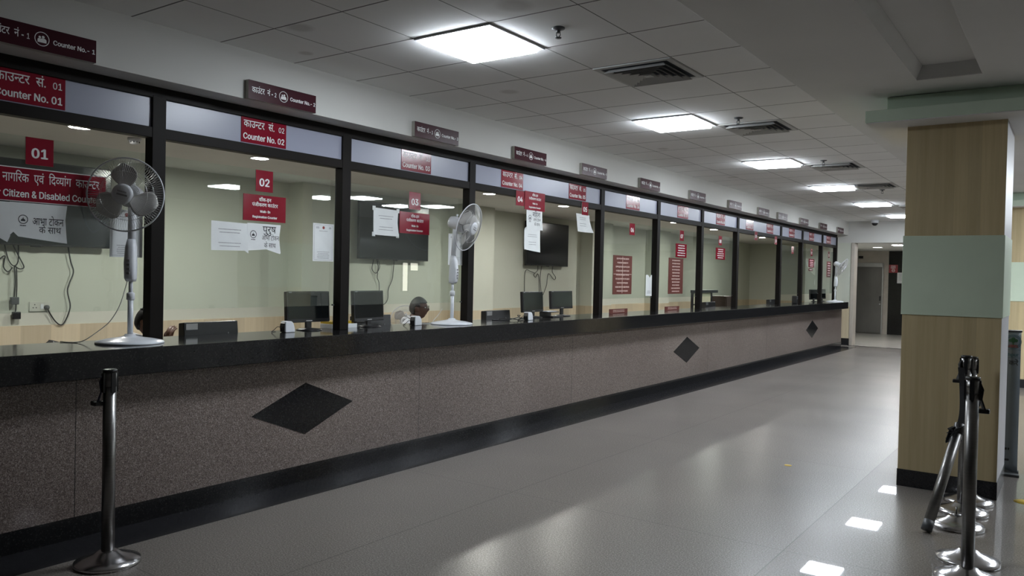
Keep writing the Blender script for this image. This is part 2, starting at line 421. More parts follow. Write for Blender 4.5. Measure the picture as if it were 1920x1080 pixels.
def text2d(s, bold=0.0):
    s = re.sub('((?:~[क-ह])?[क-ह])ि', 'ि\\1', s)          # the short i stands before its consonant
    """lettering as flat faces; '~' before a Devanagari consonant gives its half form"""
    V = []; F = []; x = 0; i = 0; seg = ''; lay = 0
    def flush():
        nonlocal x, seg, lay
        lay += 1
        if seg:
            v, f = raw_text(seg, bold); o = len(V); V.extend((a+x, b, c+lay) for a, b, c in v); F.extend(tuple(q+o for q in t) for t in f); x += adv(seg, bold); seg = ''
    while i < len(s):
        if s[i] == '~' and i+1 < len(s):
            flush(); ch = s[i+1]; v, f = raw_text(ch, bold); ad = adv(ch, bold)
            bm = bmesh.new(); bv = [bm.verts.new((a, b, 0)) for a, b, _ in v]
            for t in f:
                try: bm.faces.new([bv[q] for q in t])
                except ValueError: pass
            cut = ad-.165
            bmesh.ops.bisect_plane(bm, geom=bm.verts[:]+bm.edges[:]+bm.faces[:], plane_co=(cut, 0, 0), plane_no=(1, 0, 0), clear_outer=True)
            bm.verts.ensure_lookup_table(); bm.verts.index_update(); o = len(V)
            V.extend((p.co.x+x, p.co.y, lay+.5) for p in bm.verts); F.extend(tuple(q.index+o for q in t.verts) for t in bm.faces); bm.free()
            x += cut-.02; i += 2
        else:
            if seg and s[i] not in ' .-' and any(hindi(c) for c in seg) != hindi(s[i]) and any(c not in ' .-' for c in seg): flush()
            seg += s[i]; i += 1
    flush(); return V, F
def put_text(mb, s, cy, cz, size, maxw, x, bold=0.0, align='c'):
    """lettering on a plane facing +x; cy, cz = middle of the line in the sign's own coordinates"""
    V, F = text2d(s, bold)
    if not V: return
    x0 = min(v[0] for v in V); x1 = max(v[0] for v in V); y0 = min(v[1] for v in V); y1 = max(v[1] for v in V)
    sx = size
    if (x1-x0)*sx > maxw: sx = maxw/(x1-x0)
    off = {'c': -(x0+x1)/2*sx, 'l': -x0*sx, 'r': -x1*sx}[align]
    mid = .35
    mb.add([(x+l*.00012, cy+a*sx+off, cz+(b-mid)*size) for a, b, l in V], F)
def rows(mb, y0, y1, zs, h, x, seed=0, fill=.8):
    """rows of illegible small print: short strokes"""
    rnd = random.Random(seed)
    for z in zs:
        L = (y1-y0)*rnd.uniform(.75, 1)*fill; y = (y0+y1)/2-L/2; e = y+L
        while y < e:
            wd = rnd.uniform(.4, 1.9)*h; wd = min(wd, e-y)
            mb.box((x-.0002, y, z-h/2*rnd.uniform(.6, 1)), (x, y+wd, z+h/2)); y += wd+h*.3
def ring(mb, cy, cz, r, wdt, x, n=28):
    vs = []; fs = []
    for j in range(n):
        a = 2*PI*j/n; c, s_ = math.cos(a), math.sin(a); vs += [(x, cy+c*r, cz+s_*r), (x, cy+c*(r-wdt), cz+s_*(r-wdt))]
    for j in range(n): k = (j+1) % n; fs.append((2*j, 2*k, 2*k+1, 2*j+1))
    mb.add(vs, fs)
def disc(mb, cy, cz, r, x, n=18):
    mb.add([(x, cy+r*math.cos(2*PI*j/n), cz+r*math.sin(2*PI*j/n)) for j in range(n)], [tuple(range(n))])

# ================================================================== THE SETTING
ZC, ZG, ZO = 3.015, 2.938, 2.73          # tiled ceiling, gypsum ceiling, office ceiling
struct('floor', MB().box((-9.0, -6, -.1), (5.3, 20.55, 0)).box((-9, 20.55, -.1), (-5.6, 30, 0)), 'floor')
struct('floor', MB().box((-5.6, 20.55, -.1), (5.3, 30, 0)), 'corridor_floor')
struct('trim_1', MB().box((-4.56, -4, 0), (-4.235, 20.1, .003)), 'border')
struct('ceiling', MB().box((-4.60, -6, ZC), (-1.686, 20.6, ZC+.1)), 'ceiling')
def gypsum():
    b = MB(); X = [-1.686, -.945, -.555, 5.3]; Y = [-6, -2, 6.09, 20.6]
    for i in range(3):
        for j in range(3):
            if (i, j) != (1, 1): b.box((X[i], Y[j], ZG), (X[i+1], Y[j+1], ZG+.16))
    b.box((-1.03, -2.1, ZG+.10), (-.47, 6.2, ZG+.17))
    b.prism([(-.945, ZG), (-.91, ZG+.101), (-.975, ZG+.101)], 1, -2, 6.09)
    return b
struct('ceiling', gypsum(), 'gypsum', .006)
struct('ceiling', MB().box((-9.0, -6, ZO), (-4.9, 26, ZO+.1)), 'gypsum')
struct('ceiling', MB().box((-5.6, 20.8, 2.5), (5.3, 30, 2.6)), 'gypsum')
struct('wall_left', MB().box((-4.92, -6, 2.685), (-4.60, 20.6, 3.1)), 'bulkhead')
struct('wall_left', MB().box((-4.92, -6, 0), (-4.60, -.46, 2.685)), 'hall_wall')
# office behind the counter
wo = MB().box((-9.0, -6, 0), (-8.85, 26, ZO))
for a, b in ((7.12, 7.8), (10.55, 11.45), (15.0, 15.9), (18.2, 19.0)): wo.box((-8.85, a, 0), (-8.55, b, ZO))
struct('wall_office', wo, 'wall')
dd = MB(); edges = [(-6, 7.12, -8.85), (7.12, 7.8, -8.55), (7.8, 10.55, -8.85), (10.55, 11.45, -8.55), (11.45, 15.0, -8.85), (15.0, 15.9, -8.55), (15.9, 18.2, -8.85), (18.2, 19, -8.55), (19, 26, -8.85)]
for a, b, x in edges: dd.box((x, a, 0), (x+.012, b, .905))
for a in (7.12, 10.55, 15.0, 18.2): dd.box((-8.85, a-.012, 0), (-8.538, a, .905))
struct('trim_2', dd, 'dado')
struct('wall_office_end', MB().box((-9.0, 26, 0), (-5.6, 26.2, ZO+.1)), 'wall')
struct('trim_3', MB().box((-8.85, 25.988, 0), (-5.6, 26, .905)), 'dado')
struct('trim_6', MB().box((-4.52, 20.46, 0), (5.2, 20.56, .003)), 'border')
# pier at the end of the counter and the bulkhead over the corridor mouth
struct('wall_end', MB().box((-5.6, 20.6, .17), (-4.52, 20.9, 2.5)).box((-5.6, 20.9, 0), (-5.52, 26, 2.6)), 'wall')
struct('trim_4', MB().box((-4.75, 20.588, .17), (-4.525, 20.6, .95)), 'dado')
struct('trim_5', MB().box((-4.52, 20.58, 0), (-4.44, 20.92, 2.5)), 'doorframe', .01)
struct('baseboard_end', MB().box((-5.0, 20.575, 0), (-4.515, 20.9, .17)), 'skirting')
struct('wall_bulkhead', MB().box((-5.6, 20.6, 2.5), (5.3, 20.9, 3.1)), 'bulkhead')
struct('wall_right', MB().box((5.2, -6, 0), (5.35, 30, 3.1)), 'hall_wall')
struct('wall_back', MB().box((-9, -6.15, 0), (5.35, -6, 3.2)), 'cabinet')
struct('wall_front', MB().box((-5.6, 29.9, 0), (5.35, 30, 2.6)).box((-5.6, 26.0, 2.14), (-4.63, 26.15, 2.5)).box((-4.77, 26.0, 0), (-4.63, 26.15, 2.14)).box((-5.6, 26.05, 0), (-4.7, 26.15, 2.2)), 'doorframe')
struct('wall_front_stone', MB().box((-4.63, 25.98, 0), (5.2, 26.15, 2.5)), 'black_granite')
# lift-like grey metal door at the corridor end
d1 = struct('door_1', MB().box((-5.52, 26.0, .02), (-4.80, 26.04, 2.11)), 'door')
d1.location.y = -.02
obj('door_frame', MB().box((-5.53, 25.965, 2.02), (-4.78, 25.98, 2.14)).box((-4.80, 25.965, 0), (-4.77, 25.98, 2.14)), 'silver', d1)
obj('handle', MB().box((-4.86, 25.93, 1.0), (-4.83, 25.98, 1.14)), 'black_plastic', d1)
obj('lock', MB().cyl((-4.845, 25.95, .9), (-4.845, 25.98, .9), .02), 'silver', d1)
# windows of the far right wall (seen as reflections in the counter glass)
for i, (y0, y1, z0, z1) in enumerate(((15.84, 16.05, 1.04, 1.80), (16.14, 16.46, 1.6, 1.80), (28.6, 28.78, .87, 2.03))):
    wn = struct('window_%d' % (i+1), MB().box((5.15, y0-.03, z0-.03), (5.2, y0, z1+.03)).box((5.15, y1, z0-.03), (5.2, y1+.03, z1+.03)).box((5.15, y0, z1), (5.2, y1, z1+.03)).box((5.15, y0, z0-.03), (5.2, y1, z0)), 'frame')
    obj('pane', MB().box((5.175, y0, z0), (5.185, y1, z1)), 'daylight', wn)

# ================================================================== THE COUNTER
ctr = thing('service_counter', 'long brown granite service counter with black top and black diamond inlays under the windows', 'counter', (-4.56, 0, 0))
obj('front_panel', MB().box((-.04, -.45, .125), (0, 19.98, .92)).box((-.40, 19.93, .0), (-.05, 19.98, .92)), 'brown_granite', ctr, label='brown speckled granite front')
obj('plinth', MB().box((-.04, -.45, 0), (.004, 19.985, .125)), 'black_granite', ctr)
obj('worktop', MB().box((-.50, -.45, .912), (.13, 20.05, 1.068)), 'black_granite', ctr, .006, label='polished black granite worktop')
sm = MB()
for y in (1.0, 2.22, 5.08, 7.6, 11.6, 14.4): sm.box((.0002, y-.0015, .125), (.0008, y+.0015, .912))
obj('seam', sm, 'black_plastic', ctr)
for y, z in ((3.85, .535), (10.79, .517), (17.42, .53)):
    obj('diamond_inlay', MB().prism([(y-.465, z), (y, z-.187), (y+.465, z), (y, z+.187)], 0, -.004, .0025), 'black_granite', ctr, label='black granite diamond')

# ------------------------------------------------------------------ aluminium glazing above the counter
POST = [-.40, 1.235, 2.835, 4.435, 6.06, 8.655, 10.275, 11.87, 13.47, 15.92, 17.43, 19.05, 20.38]
GF = thing('glazing_frame', 'dark brown aluminium frame with white fascia panels and glass panes above the counter', 'partition', (-4.80, 0, 1.068))
for y in POST: obj('post', MB().box((-.085, y-.046, 0), (0, y+.046, 1.56)), 'frame', GF, .003)
for z0, z1 in ((1.545, 1.617), (1.292, 1.360)):
    obj('rail', MB().box((-.08, POST[0], z0), (-.003, POST[-1], z1)), 'frame', GF, .003)
NOGLASS = (4, 8)
for i in range(len(POST)-1):
    a, b = POST[i]+.046, POST[i+1]-.046
    obj('fascia_panel', MB().box((-.05, a, 1.355), (-.02, b, 1.55)), 'panel', GF, label='white fascia panel')
    if i not in NOGLASS: pass
for i in range(len(POST)-1):
    a, b = POST[i]+.046, POST[i+1]-.046
    if i not in (4, 8):
        obj('glass_pane', MB().box((-.076, a, .194), (-.070, b, 1.195)), 'glass', GF, label='clear glass pane')
        cl = MB()
        for y in (a+.012, b-.012):
            cl.cbox((-.073, y, .199), (.016, .014, .012))
        obj('glass_clamp', cl, 'grey_plastic', GF)
# ================================================================== SIGNS
NUM = {1: (2.068, 2.02, 2.148), 2: (3.648, 3.614, 3.693), 3: (5.272, 5.256, 5.312), 4: (6.743, 6.706, 6.862), 5: (8.066, 8.018, 8.214), 6: (9.496, 9.485, 9.584), 7: (11.125, 11.078, 11.217),
       8: (12.663, 12.643, 12.793), 9: (14.088, 14.084, 14.378), 10: (15.239, 15.193, 15.546), 11: (16.666, 16.647, 16.911), 12: (18.154, 18.147, 18.361), 13: (19.63, 19.68, 19.88)}
ORD = ['', 'first', 'second', 'third', 'fourth', 'fifth', 'sixth', 'seventh', 'eighth', 'ninth', 'tenth', 'eleventh', 'twelfth', 'thirteenth']
def sign_box(name, label, cat, group, x, yc, zc, wd, ht, th, mat, edge=None):
    """a board facing +x with its back against x; origin in the middle of its back"""
    o = obj(name, MB().box((.0003, -wd/2, -ht/2), (th, wd/2, ht/2)), mat, None, .0008 if th > .01 else 0)
    o.location = (x, yc, zc); tag(o, label, cat, group)
    if edge:
        o.data.materials.append(MT[edge])
        for p in o.data.polygons:
            if abs(p.normal.x) < .5: p.material_index = 1
    return o
def letters(o, name, fn, mat='letter', label=None):
    mb = MB(); fn(mb); return obj(name, mb, mat, o, label=label)
def icon(mb, cy, cz, r, x):
    ring(mb, cy, cz, r, r*.1, x)
    disc(mb, cy-r*.3, cz+r*.22, r*.17, x, 12); disc(mb, cy+r*.16, cz+r*.30, r*.19, x, 12)
    mb.add([(x, cy+a*r, cz+b*r) for a, b in ((-.6, -.5), (.6, -.5), (.6, -.1), (.42, .1), (-.05, .1), (-.1, .03), (-.5, .03), (-.6, -.1))], [tuple(range(8))])
for k in range(1, 14):
    yp, yb, yt = NUM[k]; two = '%02d' % k
    # board on the bulkhead
    o = sign_box('counter_board', 'dark plum bulkhead board reading Counter No.- %d above the %s counter position' % (k, ORD[k]), 'sign', 'plum boards on the bulkhead', -4.60, yb, 2.749, .58, .126, .035, 'plum', 'edge')
    def f(mb, k=k):
        put_text(mb, 'काउंटर  नं - %d' % k, -.162, .004, .056, .20, .0356, .010)
        put_text(mb, 'Counter No.- %d' % k, .17, 0, .048, .225, .0356, .022); icon(mb, .0, .0, .038, .0356)
    letters(o, 'lettering', f)
    # sticker on the fascia panel
    o = sign_box('counter_sticker', 'maroon fascia sticker reading Counter No. %s on the white panel' % two, 'sign', 'maroon stickers on the fascia', -4.82, yp, 2.532, .388, .192, .004, 'maroon')
    def f(mb, two=two):
        put_text(mb, 'काउ~नटर  सं.  '+two, 0, .040, .074, .35, .0045, .008); put_text(mb, 'Counter No. '+two, 0, -.043, .080, .355, .0045, .022)
    letters(o, 'lettering', f)
    # number tag
    hang = k in (4, 5, 9, 10)
    z = 2.345 if hang else 2.183; x = -4.802 if hang else -4.870
    if k == 10: z = 2.318
    o = sign_box('number_tag', 'small maroon tag with the number %s %s' % (two, 'hanging from the rail over the open window' if hang else 'stuck at the top edge of the glass'), 'sign', 'maroon number tags', x, yt, z, .15, .155, .006, 'maroon', 'edge')
    letters(o, 'lettering', lambda mb, two=two: put_text(mb, two, 0, 0, .105, .115, .0066, .03))

def walkin(k, yc, zc, wd, ht, lines_, label, x=-4.870):
    o = sign_box('window_sign', label, 'sign', 'maroon signs under the number tags', x, yc, zc, wd, ht, .006, 'maroon')
    def f(mb):
        for s, z, size, bo in lines_: put_text(mb, s, 0, z*ht, size*ht, wd*.86, .0066, bo)
    letters(o, 'lettering', f); return o
WI = [('वॉक-इन', .33, .19, .012), ('पंजीकरण काउंटर', .13, .19, .012), ('Walk-In', -.11, .17, .028), ('Registration Counter', -.32, .17, .028)]
walkin(2, 3.702, 1.985, .372, .19, WI, 'maroon Walk-In Registration Counter sign below the 02 tag')
walkin(3, 5.318, 1.982, .392, .19, WI, 'maroon Walk-In Registration Counter sign below the 03 tag, right of a taped sheet')
walkin(4, 7.135, 2.335, .388, .197, WI, 'maroon Walk-In Registration Counter sign hanging beside the 04 tag', -4.797)
WJ = [('वरिष्ठ नागरिक', .36, .17, .012), ('काउंटर', .16, .17, .012), ('Registration', -.06, .17, .02), ('Counter', -.25, .17, .02), ('and Senior Citizen', -.43, .15, .02)]
def blur_sign(yc, zc, wd, ht, nrow, label, mat='maroon', x=-4.870, seed=1, ink='letter', name='window_sign', group='maroon signs under the number tags', fill=.8, fat=.42):
    o = sign_box(name, label, 'sign', group, x, yc, zc, wd, ht, .006, mat)
    def f(mb):
        p = ht/(nrow+.6)
        rows(mb, -wd*.45, wd*.45, [ht/2-p*(i+.8) for i in range(nrow)], p*fat, .0066, seed, fill)
    letters(o, 'lettering', f, ink); return o
blur_sign(11.213, 1.958, .394, .205, 5, 'maroon five-line sign on the glass below the 07 tag', seed=3)
blur_sign(12.822, 1.967, .41, .192, 5, 'maroon five-line sign on the glass below the 08 tag', seed=4)
blur_sign(18.38, 1.947, .43, .188, 4, 'maroon sign on the glass below the 12 tag', seed=5)
blur_sign(18.33, 1.80, .30, .06, 1, 'tiny brown strip under the maroon sign below the 12 tag', 'brownred', seed=6)
blur_sign(19.915, 1.835, .35, .378, 6, 'tall maroon sign on the last glass pane below the 13 tag', seed=7)
# brown-red notice boards
nb = blur_sign(9.34, 1.57, .525, .506, 9, 'brown-red notice board in two columns on the sixth glass pane', 'brownred', seed=11, ink='pinkletter', name='notice_board', group='brown-red notices on the glass', fill=.85)
obj('divider', MB().box((.0064, -.25, .006), (.0072, .25, .014)).box((.0064, -.012, -.24), (.0072, -.002, .24)), 'pinkletter', nb)
blur_sign(11.035, 1.576, .52, .528, 11, 'brown-red notice board of centred text on the seventh glass pane', 'brownred', seed=12, ink='pinkletter', name='notice_board', group='brown-red notices on the glass', fill=.7)
for yc, lab in ((9.36, 'low red name strip standing on the counter under the two-column notice board'), (11.06, 'low brown strip standing on the counter under the centred-text notice board')):
    o = obj('counter_strip', MB().box((0, -.25, 0), (.012, .25, .055)), 'brownred'); o.location = (-4.93, yc, 1.068); tag(o, lab, 'sign', 'strips standing on the counter')
    letters(o, 'lettering', lambda mb: rows(mb, -.22, .22, [.036, .018], .009, .0125, 5), 'pinkletter')
# long sign over counter 1
sc = sign_box('senior_citizen_sign', 'wide maroon Senior Citizen and Disabled Counter sign behind the left fan', 'sign', None, -4.870, 2.155, 1.988, .75, .192, .006, 'maroon')
def f(mb):
    put_text(mb, 'वरि~षठ  नागरिक  एवं  दि~वयांग  काउ~नटर', 0, .040, .072, .67, .0066, .004)
    put_text(mb, 'Senior Citizen & Disabled Counter', 0, -.045, .074, .67, .0066, .02)
letters(sc, 'lettering', f)
obj('border_line', MB().box((0, -.375, .091), (.0068, .375, .096)).box((0, -.375, -.096), (.0068, .375, -.093)), 'letter', sc)

# ------------------------------------------------------------------ paper sheets
def sheet(name, yc, zc, poly, label, group, fn, x=-4.868, curl=.012, tapes=(), emb=None, cat='paper', ink=None):
    ink = ink if ink is not None else emb is not None
    """poly: outline (y, z) about the middle, anticlockwise; slightly curled"""
    bm = bmesh.new()
    ys = [p[0] for p in poly]; zs = [p[1] for p in poly]
    vs = [bm.verts.new((0, p[0], p[1])) for p in poly]; bm.faces.new(vs)
    for i in range(1, 6):
        t = min(ys)+(max(ys)-min(ys))*i/6; bmesh.ops.bisect_plane(bm, geom=bm.verts[:]+bm.edges[:]+bm.faces[:], plane_co=(0, t, 0), plane_no=(0, 1, 0))
        t = min(zs)+(max(zs)-min(zs))*i/6; bmesh.ops.bisect_plane(bm, geom=bm.verts[:]+bm.edges[:]+bm.faces[:], plane_co=(0, 0, t), plane_no=(0, 0, 1))
    def bend(y, z):
        u = (y-min(ys))/(max(ys)-min(ys)); v = (z-min(zs))/(max(zs)-min(zs))
        return curl*(1-v)**2*(u-.35)**2*3
    for v in bm.verts: v.co.x = bend(v.co.y, v.co.z)
    r = bmesh.ops.solidify(bm, geom=bm.faces[:], thickness=.0006)
    bmesh.ops.recalc_face_normals(bm, faces=bm.faces)
    me = bpy.data.meshes.new(name); bm.to_mesh(me); bm.free()
    o = obj(name, me, 'paper'); o.location = (x, yc, zc); tag(o, label, cat, group)
    if fn:
        mb = MB(); fn(mb)
        for v in mb.v: v.x += bend(v.y, v.z)+.0009
        obj('print', mb, 'ink' if ink else 'greyink', o)
    if emb:
        mb = MB(); cy, cz, r = emb; ring(mb, cy, cz, r, r*.16, 0); mb.add([(0, cy+a*r, cz+b*r) for a, b in ((-.5, -.4), (.5, -.4), (.35, .05), (.12, .1), (0, .55), (-.12, .1), (-.35, .05))], [tuple(range(7))]); rows(mb, cy-r*.8, cy+r*.8, [cz-r*1.35], r*.22, 0, 2)
        for v in mb.v: v.x += bend(v.y, v.z)+.001
        obj('emblem', mb, 'ink', o)
    if tapes:
        mb = MB()
        for y, z in tapes: mb.box((.0005, y-.018, z-.018), (.0016, y+.018, z+.018))
        obj('tape', mb, 'tape', o)
    return o
def quad(wd, ht, j=0.0): return [(-wd/2, -ht/2), (wd/2, -ht/2-j), (wd/2, ht/2), (-wd/2, ht/2)]
def small_print(wd, seed, z=(.05, .028, -.045, -.068), h=.0055): return lambda mb: rows(mb, -wd*.4, wd*.4, z, h, 0, seed)
# under the long sign
sheet('paper_notice', 1.83, 1.785, [(-.17, -.09), (.10, -.095), (.15, -.125), (.165, -.09), (.165, .1), (-.17, .1)], 'white typed sheet under the senior citizen sign, at the left picture edge', 'sheets on the glass', lambda mb: (rows(mb, -.15, .12, [.058, .035, -.02, -.045], .0065, 0, 21)))
def tok(lines_, big):
    def f(mb):
        for s, y, z, size, mw in lines_: put_text(mb, s, y, z, size, mw, 0, .0)
    return f
def sheet1(mb):
    put_text(mb, 'आभा टोकन', .05, .012, .062, .17, 0, .004); put_text(mb, 'के साथ', .06, -.036, .055, .12, 0, .004)
sheet('paper_notice', 2.15, 1.775, [(-.155, -.075), (-.135, -.055), (-.11, -.08), (.15, -.11), (.145, .03), (.155, .112), (-.155, .112)], 'torn white sheet with Hindi token notice and round emblem under the senior citizen sign', 'sheets on the glass', sheet1, emb=(-.085, .018, .026))
# under walk-in 02
sheet('paper_notice', 3.41, 1.765, [(-.147, -.1), (.12, -.095), (.147, -.115), (.147, .1), (-.147, .105)], 'white typed sheet left of the men-only sheet below the 02 sign', 'sheets on the glass', small_print(.29, 22), x=-4.868)
def sheet2(mb):
    put_text(mb, 'पुरुष', .045, .062, .075, .12, 0, .004); put_text(mb, 'आभा टोकन', .055, .0, .05, .15, 0, .0); put_text(mb, 'के साथ', .05, -.055, .05, .1, 0, .0)
sheet('paper_notice', 3.70, 1.772, [(-.147, -.1), (.02, -.085), (.13, -.115), (.14, -.11), (.132, .0), (.147, .1), (-.147, .1)], 'white sheet with round emblem and Hindi token notice, below the 02 sign', 'sheets on the glass', sheet2, x=-4.8665, emb=(-.095, .02, .028))
sheet('paper_notice', 4.955, 1.97, [(-.15, -.115), (.15, -.118), (.14, .0), (.15, .11), (-.15, .115)], 'white sheet taped at its corners left of the 03 sign', 'sheets on the glass', small_print(.28, 23), tapes=((-.145, -.11), (.145, -.112), (.145, .105), (-.145, .11)))
def sheet4(mb):
    put_text(mb, 'महिला', .04, .06, .075, .15, 0, .004); put_text(mb, 'आभा टोकन', .05, .005, .045, .14, 0, .0); put_text(mb, 'के साथ', .05, -.045, .045, .1, 0, .0)
sheet('paper_notice', 7.135, 2.135, quad(.30, .21), 'white sheet with round emblem hanging below the 04 walk-in sign', 'sheets on the glass', sheet4, x=-4.795, emb=(-.085, .02, .03))
sheet('paper_notice', 7.105, 1.925, [(-.155, -.11), (.14, -.135), (.15, .13), (-.12, .13), (-.155, .105)], 'white typed sheet hanging below the emblem sheet of window 04', 'sheets on the glass', small_print(.28, 24, (.05, .03, -.03, -.055)), x=-4.796)
sheet('paper_notice', 8.165, 2.172, [(-.12, -.105), (.16, -.112), (.155, .1), (-.155, .105)], 'curled white typed sheet hanging below the 05 tag', 'sheets on the glass', small_print(.26, 25, (.06, .04, -.01, -.035)), x=-4.797, curl=.05)
def poster(mb):
    ring_y = 0
    for a, b, c, d in ((-.092, -.138, -.0905, .138), (.0905, -.138, .092, .138), (-.092, .1365, .092, .138), (-.092, -.138, .092, -.1365)): mb.box((-.0002, a, b), (0, c, d))
    rows(mb, -.085, -.035, [.12, .112], .005, 0, 31); rows(mb, .05, .085, [.12, .112], .005, 0, 32)
    rows(mb, -.085, .085, [-.075, -.088, -.1, -.112, -.124], .004, 0, 33); rows(mb, -.06, .06, [.09], .004, 0, 34)
for yc, zc, lab in ((2.665, 1.745, 'bordered white poster on the first glass pane behind the left fan neck'), (4.262, 1.762, 'bordered white poster on the second glass pane near its right post'), (5.90, 1.77, 'bordered white poster on the third glass pane behind the middle fan')):
    o = sheet('poster', yc, zc, quad(.21, .297), lab, 'bordered posters on the glass', poster, cat='poster', curl=.002)
    mb = MB(); disc(mb, 0, .117, .012, .0012); obj('emblem', mb, 'emblem_red', o)
    for y, z in ((-.1, .143),): pass
o = sheet('poster', 10.14, 1.43, [(-.10, -.14), (.11, -.145), (.11, .15), (.06, .15), (.02, .11), (-.03, .15), (-.10, .15)], 'white poster with a torn notch in its top, on the sixth pane beside the post', 'bordered posters on the glass', lambda mb: rows(mb, -.08, .08, [-.075, -.09, -.105], .006, 0, 41), cat='poster', curl=.003)

# ================================================================== CEILING FITTINGS
def panel_light(y, label):
    t = thing('ceiling_light', label, 'light', (-3.154, y, ZC), 0, 'square ceiling panels')
    obj('frame', MB().box((-.298, -.298, -.012), (.298, -.262, .0)).box((-.298, .262, -.012), (.298, .298, 0)).box((-.298, -.262, -.012), (-.262, .262, 0)).box((.262, -.262, -.012), (.298, .262, 0)), 'white_paint', t)
    obj('diffuser', MB().box((-.262, -.262, -.034), (.262, .262, -.004)), 'lamp', t, label='glowing white diffuser')
    return t
PL = panel_light(4.03, 'lit square ceiling panel nearest the camera')
LY = [4.03, 7.03, 10.03, 13.03, 16.03, 19.03]
for i, y in enumerate(LY[1:]):
    dup(PL, (-3.154, y, ZC), label='lit square ceiling panel, %s in the row from the camera' % ORD[i+2])
for i, (x, y) in enumerate(((1.95, 8.2), (1.95, 10.2), (1.25, 10.55), (1.8, 12.15), (1.15, 12.55), (1.9, 15.5), (1.9, 18.5))):  # the last two panels are added only to brighten the far hall
    dup(PL, (x, y, ZG), label='lit square ceiling panel right of the column, seen mirrored in glass or added as fill', group='mirrored ceiling panels')
def diffuser(y, label):
    t = thing('air_diffuser', label, 'vent', (-2.554, y, ZC), 0, 'square air diffusers')
    obj('frame', MB().box((-.295, -.295, -.008), (.295, -.255, 0)).box((-.295, .255, -.008), (.295, .295, 0)).box((-.295, -.255, -.008), (-.255, .255, 0)).box((.255, -.255, -.008), (.295, .255, 0)), 'vent', t)
    obj('duct', MB().box((-.256, -.256, -.002), (.256, .256, -.001)), 'ventdark', t, label='dark opening')
    for k, h in enumerate((.235, .190, .145, .100, .055)):
        b = MB(); wi = .026; z0, z1 = -.004, -.028
        o_, i_ = h, h-wi
        vs = [(sx*o_, sy*o_, z1) for sx, sy in ((-1, -1), (1, -1), (1, 1), (-1, 1))]+[(sx*i_, sy*i_, z0) for sx, sy in ((-1, -1), (1, -1), (1, 1), (-1, 1))]
        vs += [(v[0], v[1], v[2]-.002) for v in vs[:4]]+[(v[0], v[1], v[2]-.002) for v in vs[4:]]
        fs = []
        for j in range(4):
            q = (j+1) % 4; fs += [(j, q, 4+q, 4+j), (8+j, 12+j, 12+q, 8+q), (j, 8+j, 8+q, q), (4+j, 4+q, 12+q, 12+j)]
        obj('louvre', b.add(vs, fs), 'vent', t)
    obj('centre_plate', MB().box((-.03, -.03, -.03), (.03, .03, -.026)), 'vent', t)
    return t
DF = diffuser(5.23, 'square louvred air diffuser nearest the camera, right of the first lights')
for i, y in enumerate((7.63, 10.63, 13.03, 16.63)):
    dup(DF, (-2.554, y, ZC), label='square louvred air diffuser, %s in the row from the camera' % ORD[i+2])
def sprinkler(y, label):
    t = thing('sprinkler', label, 'sprinkler', (-2.56, y, ZC), 0, 'ceiling sprinklers')
    obj('rosette', MB().lathe([(.04, 0), (.038, -.008), (.02, -.012), (.012, -.016)], 20), 'grey_plastic', t)
    obj('body', MB().cyl((0, 0, -.01), (0, 0, -.03), .012).tube([(-.012, 0, -.028), (-.014, 0, -.045), (0, 0, -.058)], .003, 6).tube([(.012, 0, -.028), (.014, 0, -.045), (0, 0, -.058)], .003, 6), 'grey_plastic', t)
    obj('deflector', MB().lathe([(.0, -.06), (.02, -.058), (.02, -.062), (0, -.064)], 16), 'grey_plastic', t)
    return t
SP = sprinkler(4.02, 'small ceiling sprinkler beside the nearest lit panel')
for i, y in enumerate((7.1, 10.08, 13.65, 17.2)): dup(SP, (-2.56, y, ZC), label='small ceiling sprinkler, %s in the row from the camera' % ORD[i+2])
# dome camera near the corridor
t = thing('dome_camera', 'small dark dome camera on the ceiling before the corridor', 'camera', (-3.93, 20.2, ZC))
obj('housing', MB().lathe([(.085, 0), (.085, -.05), (.075, -.07)], 24), 'white_plastic', t)
obj('dome', MB().lathe([(.068, -.068), (.066, -.09), (.05, -.12), (.025, -.135), (0, -.139)], 24), 'screen', t)
# office downlights
def downlight(p, label, zz=ZO):
    t = thing('downlight', label, 'light', p, 0, 'round ceiling downlights')
    obj('rim', MB().lathe([(.105, 0), (.105, -.008), (.088, -.010), (.088, 0)], 28), 'white_plastic', t)
    obj('diffuser', MB().lathe([(0, -.003), (.088, -.003), (.088, -.006), (0, -.006)], 28), 'downlight', t)
    return t
DL = [(-7.01, 3.42, ZO), (-7.16, 5.37, ZO), (-7.1, 9.36, ZO), (-7.15, 11.52, ZO), (-7.01, 15.78, ZO), (-7.11, 18.26, ZO), (-7.16, 22.0, ZO)]
dl = downlight(DL[0], 'round office downlight seen at the top of the first window')
for p, lab in zip(DL[1:], ('second window', 'fourth window beside the 04 tag', 'double open window above the television', 'seventh window', 'eighth window', 'ninth window between tags 09 and 10')):
    dup(dl, p, label='round office downlight seen at the top of the '+lab)
t = thing('smoke_detector', 'white smoke detector on the office ceiling seen through the first window', 'detector', (-7.17, 3.99, ZO))
obj('base', MB().lathe([(.06, 0), (.06, -.02), (.052, -.026)], 24), 'white_plastic', t)
obj('chamber', MB().lathe([(.045, -.024), (.04, -.05), (.02, -.058), (0, -.058)], 24), 'white_plastic', t)
sl = MB()
for j in range(10):
    a = 2*PI*j/10; sl.cbox((.043*math.cos(a), .043*math.sin(a), -.037), (.006, .006, .012))
obj('slot', sl, 'ventdark', t)
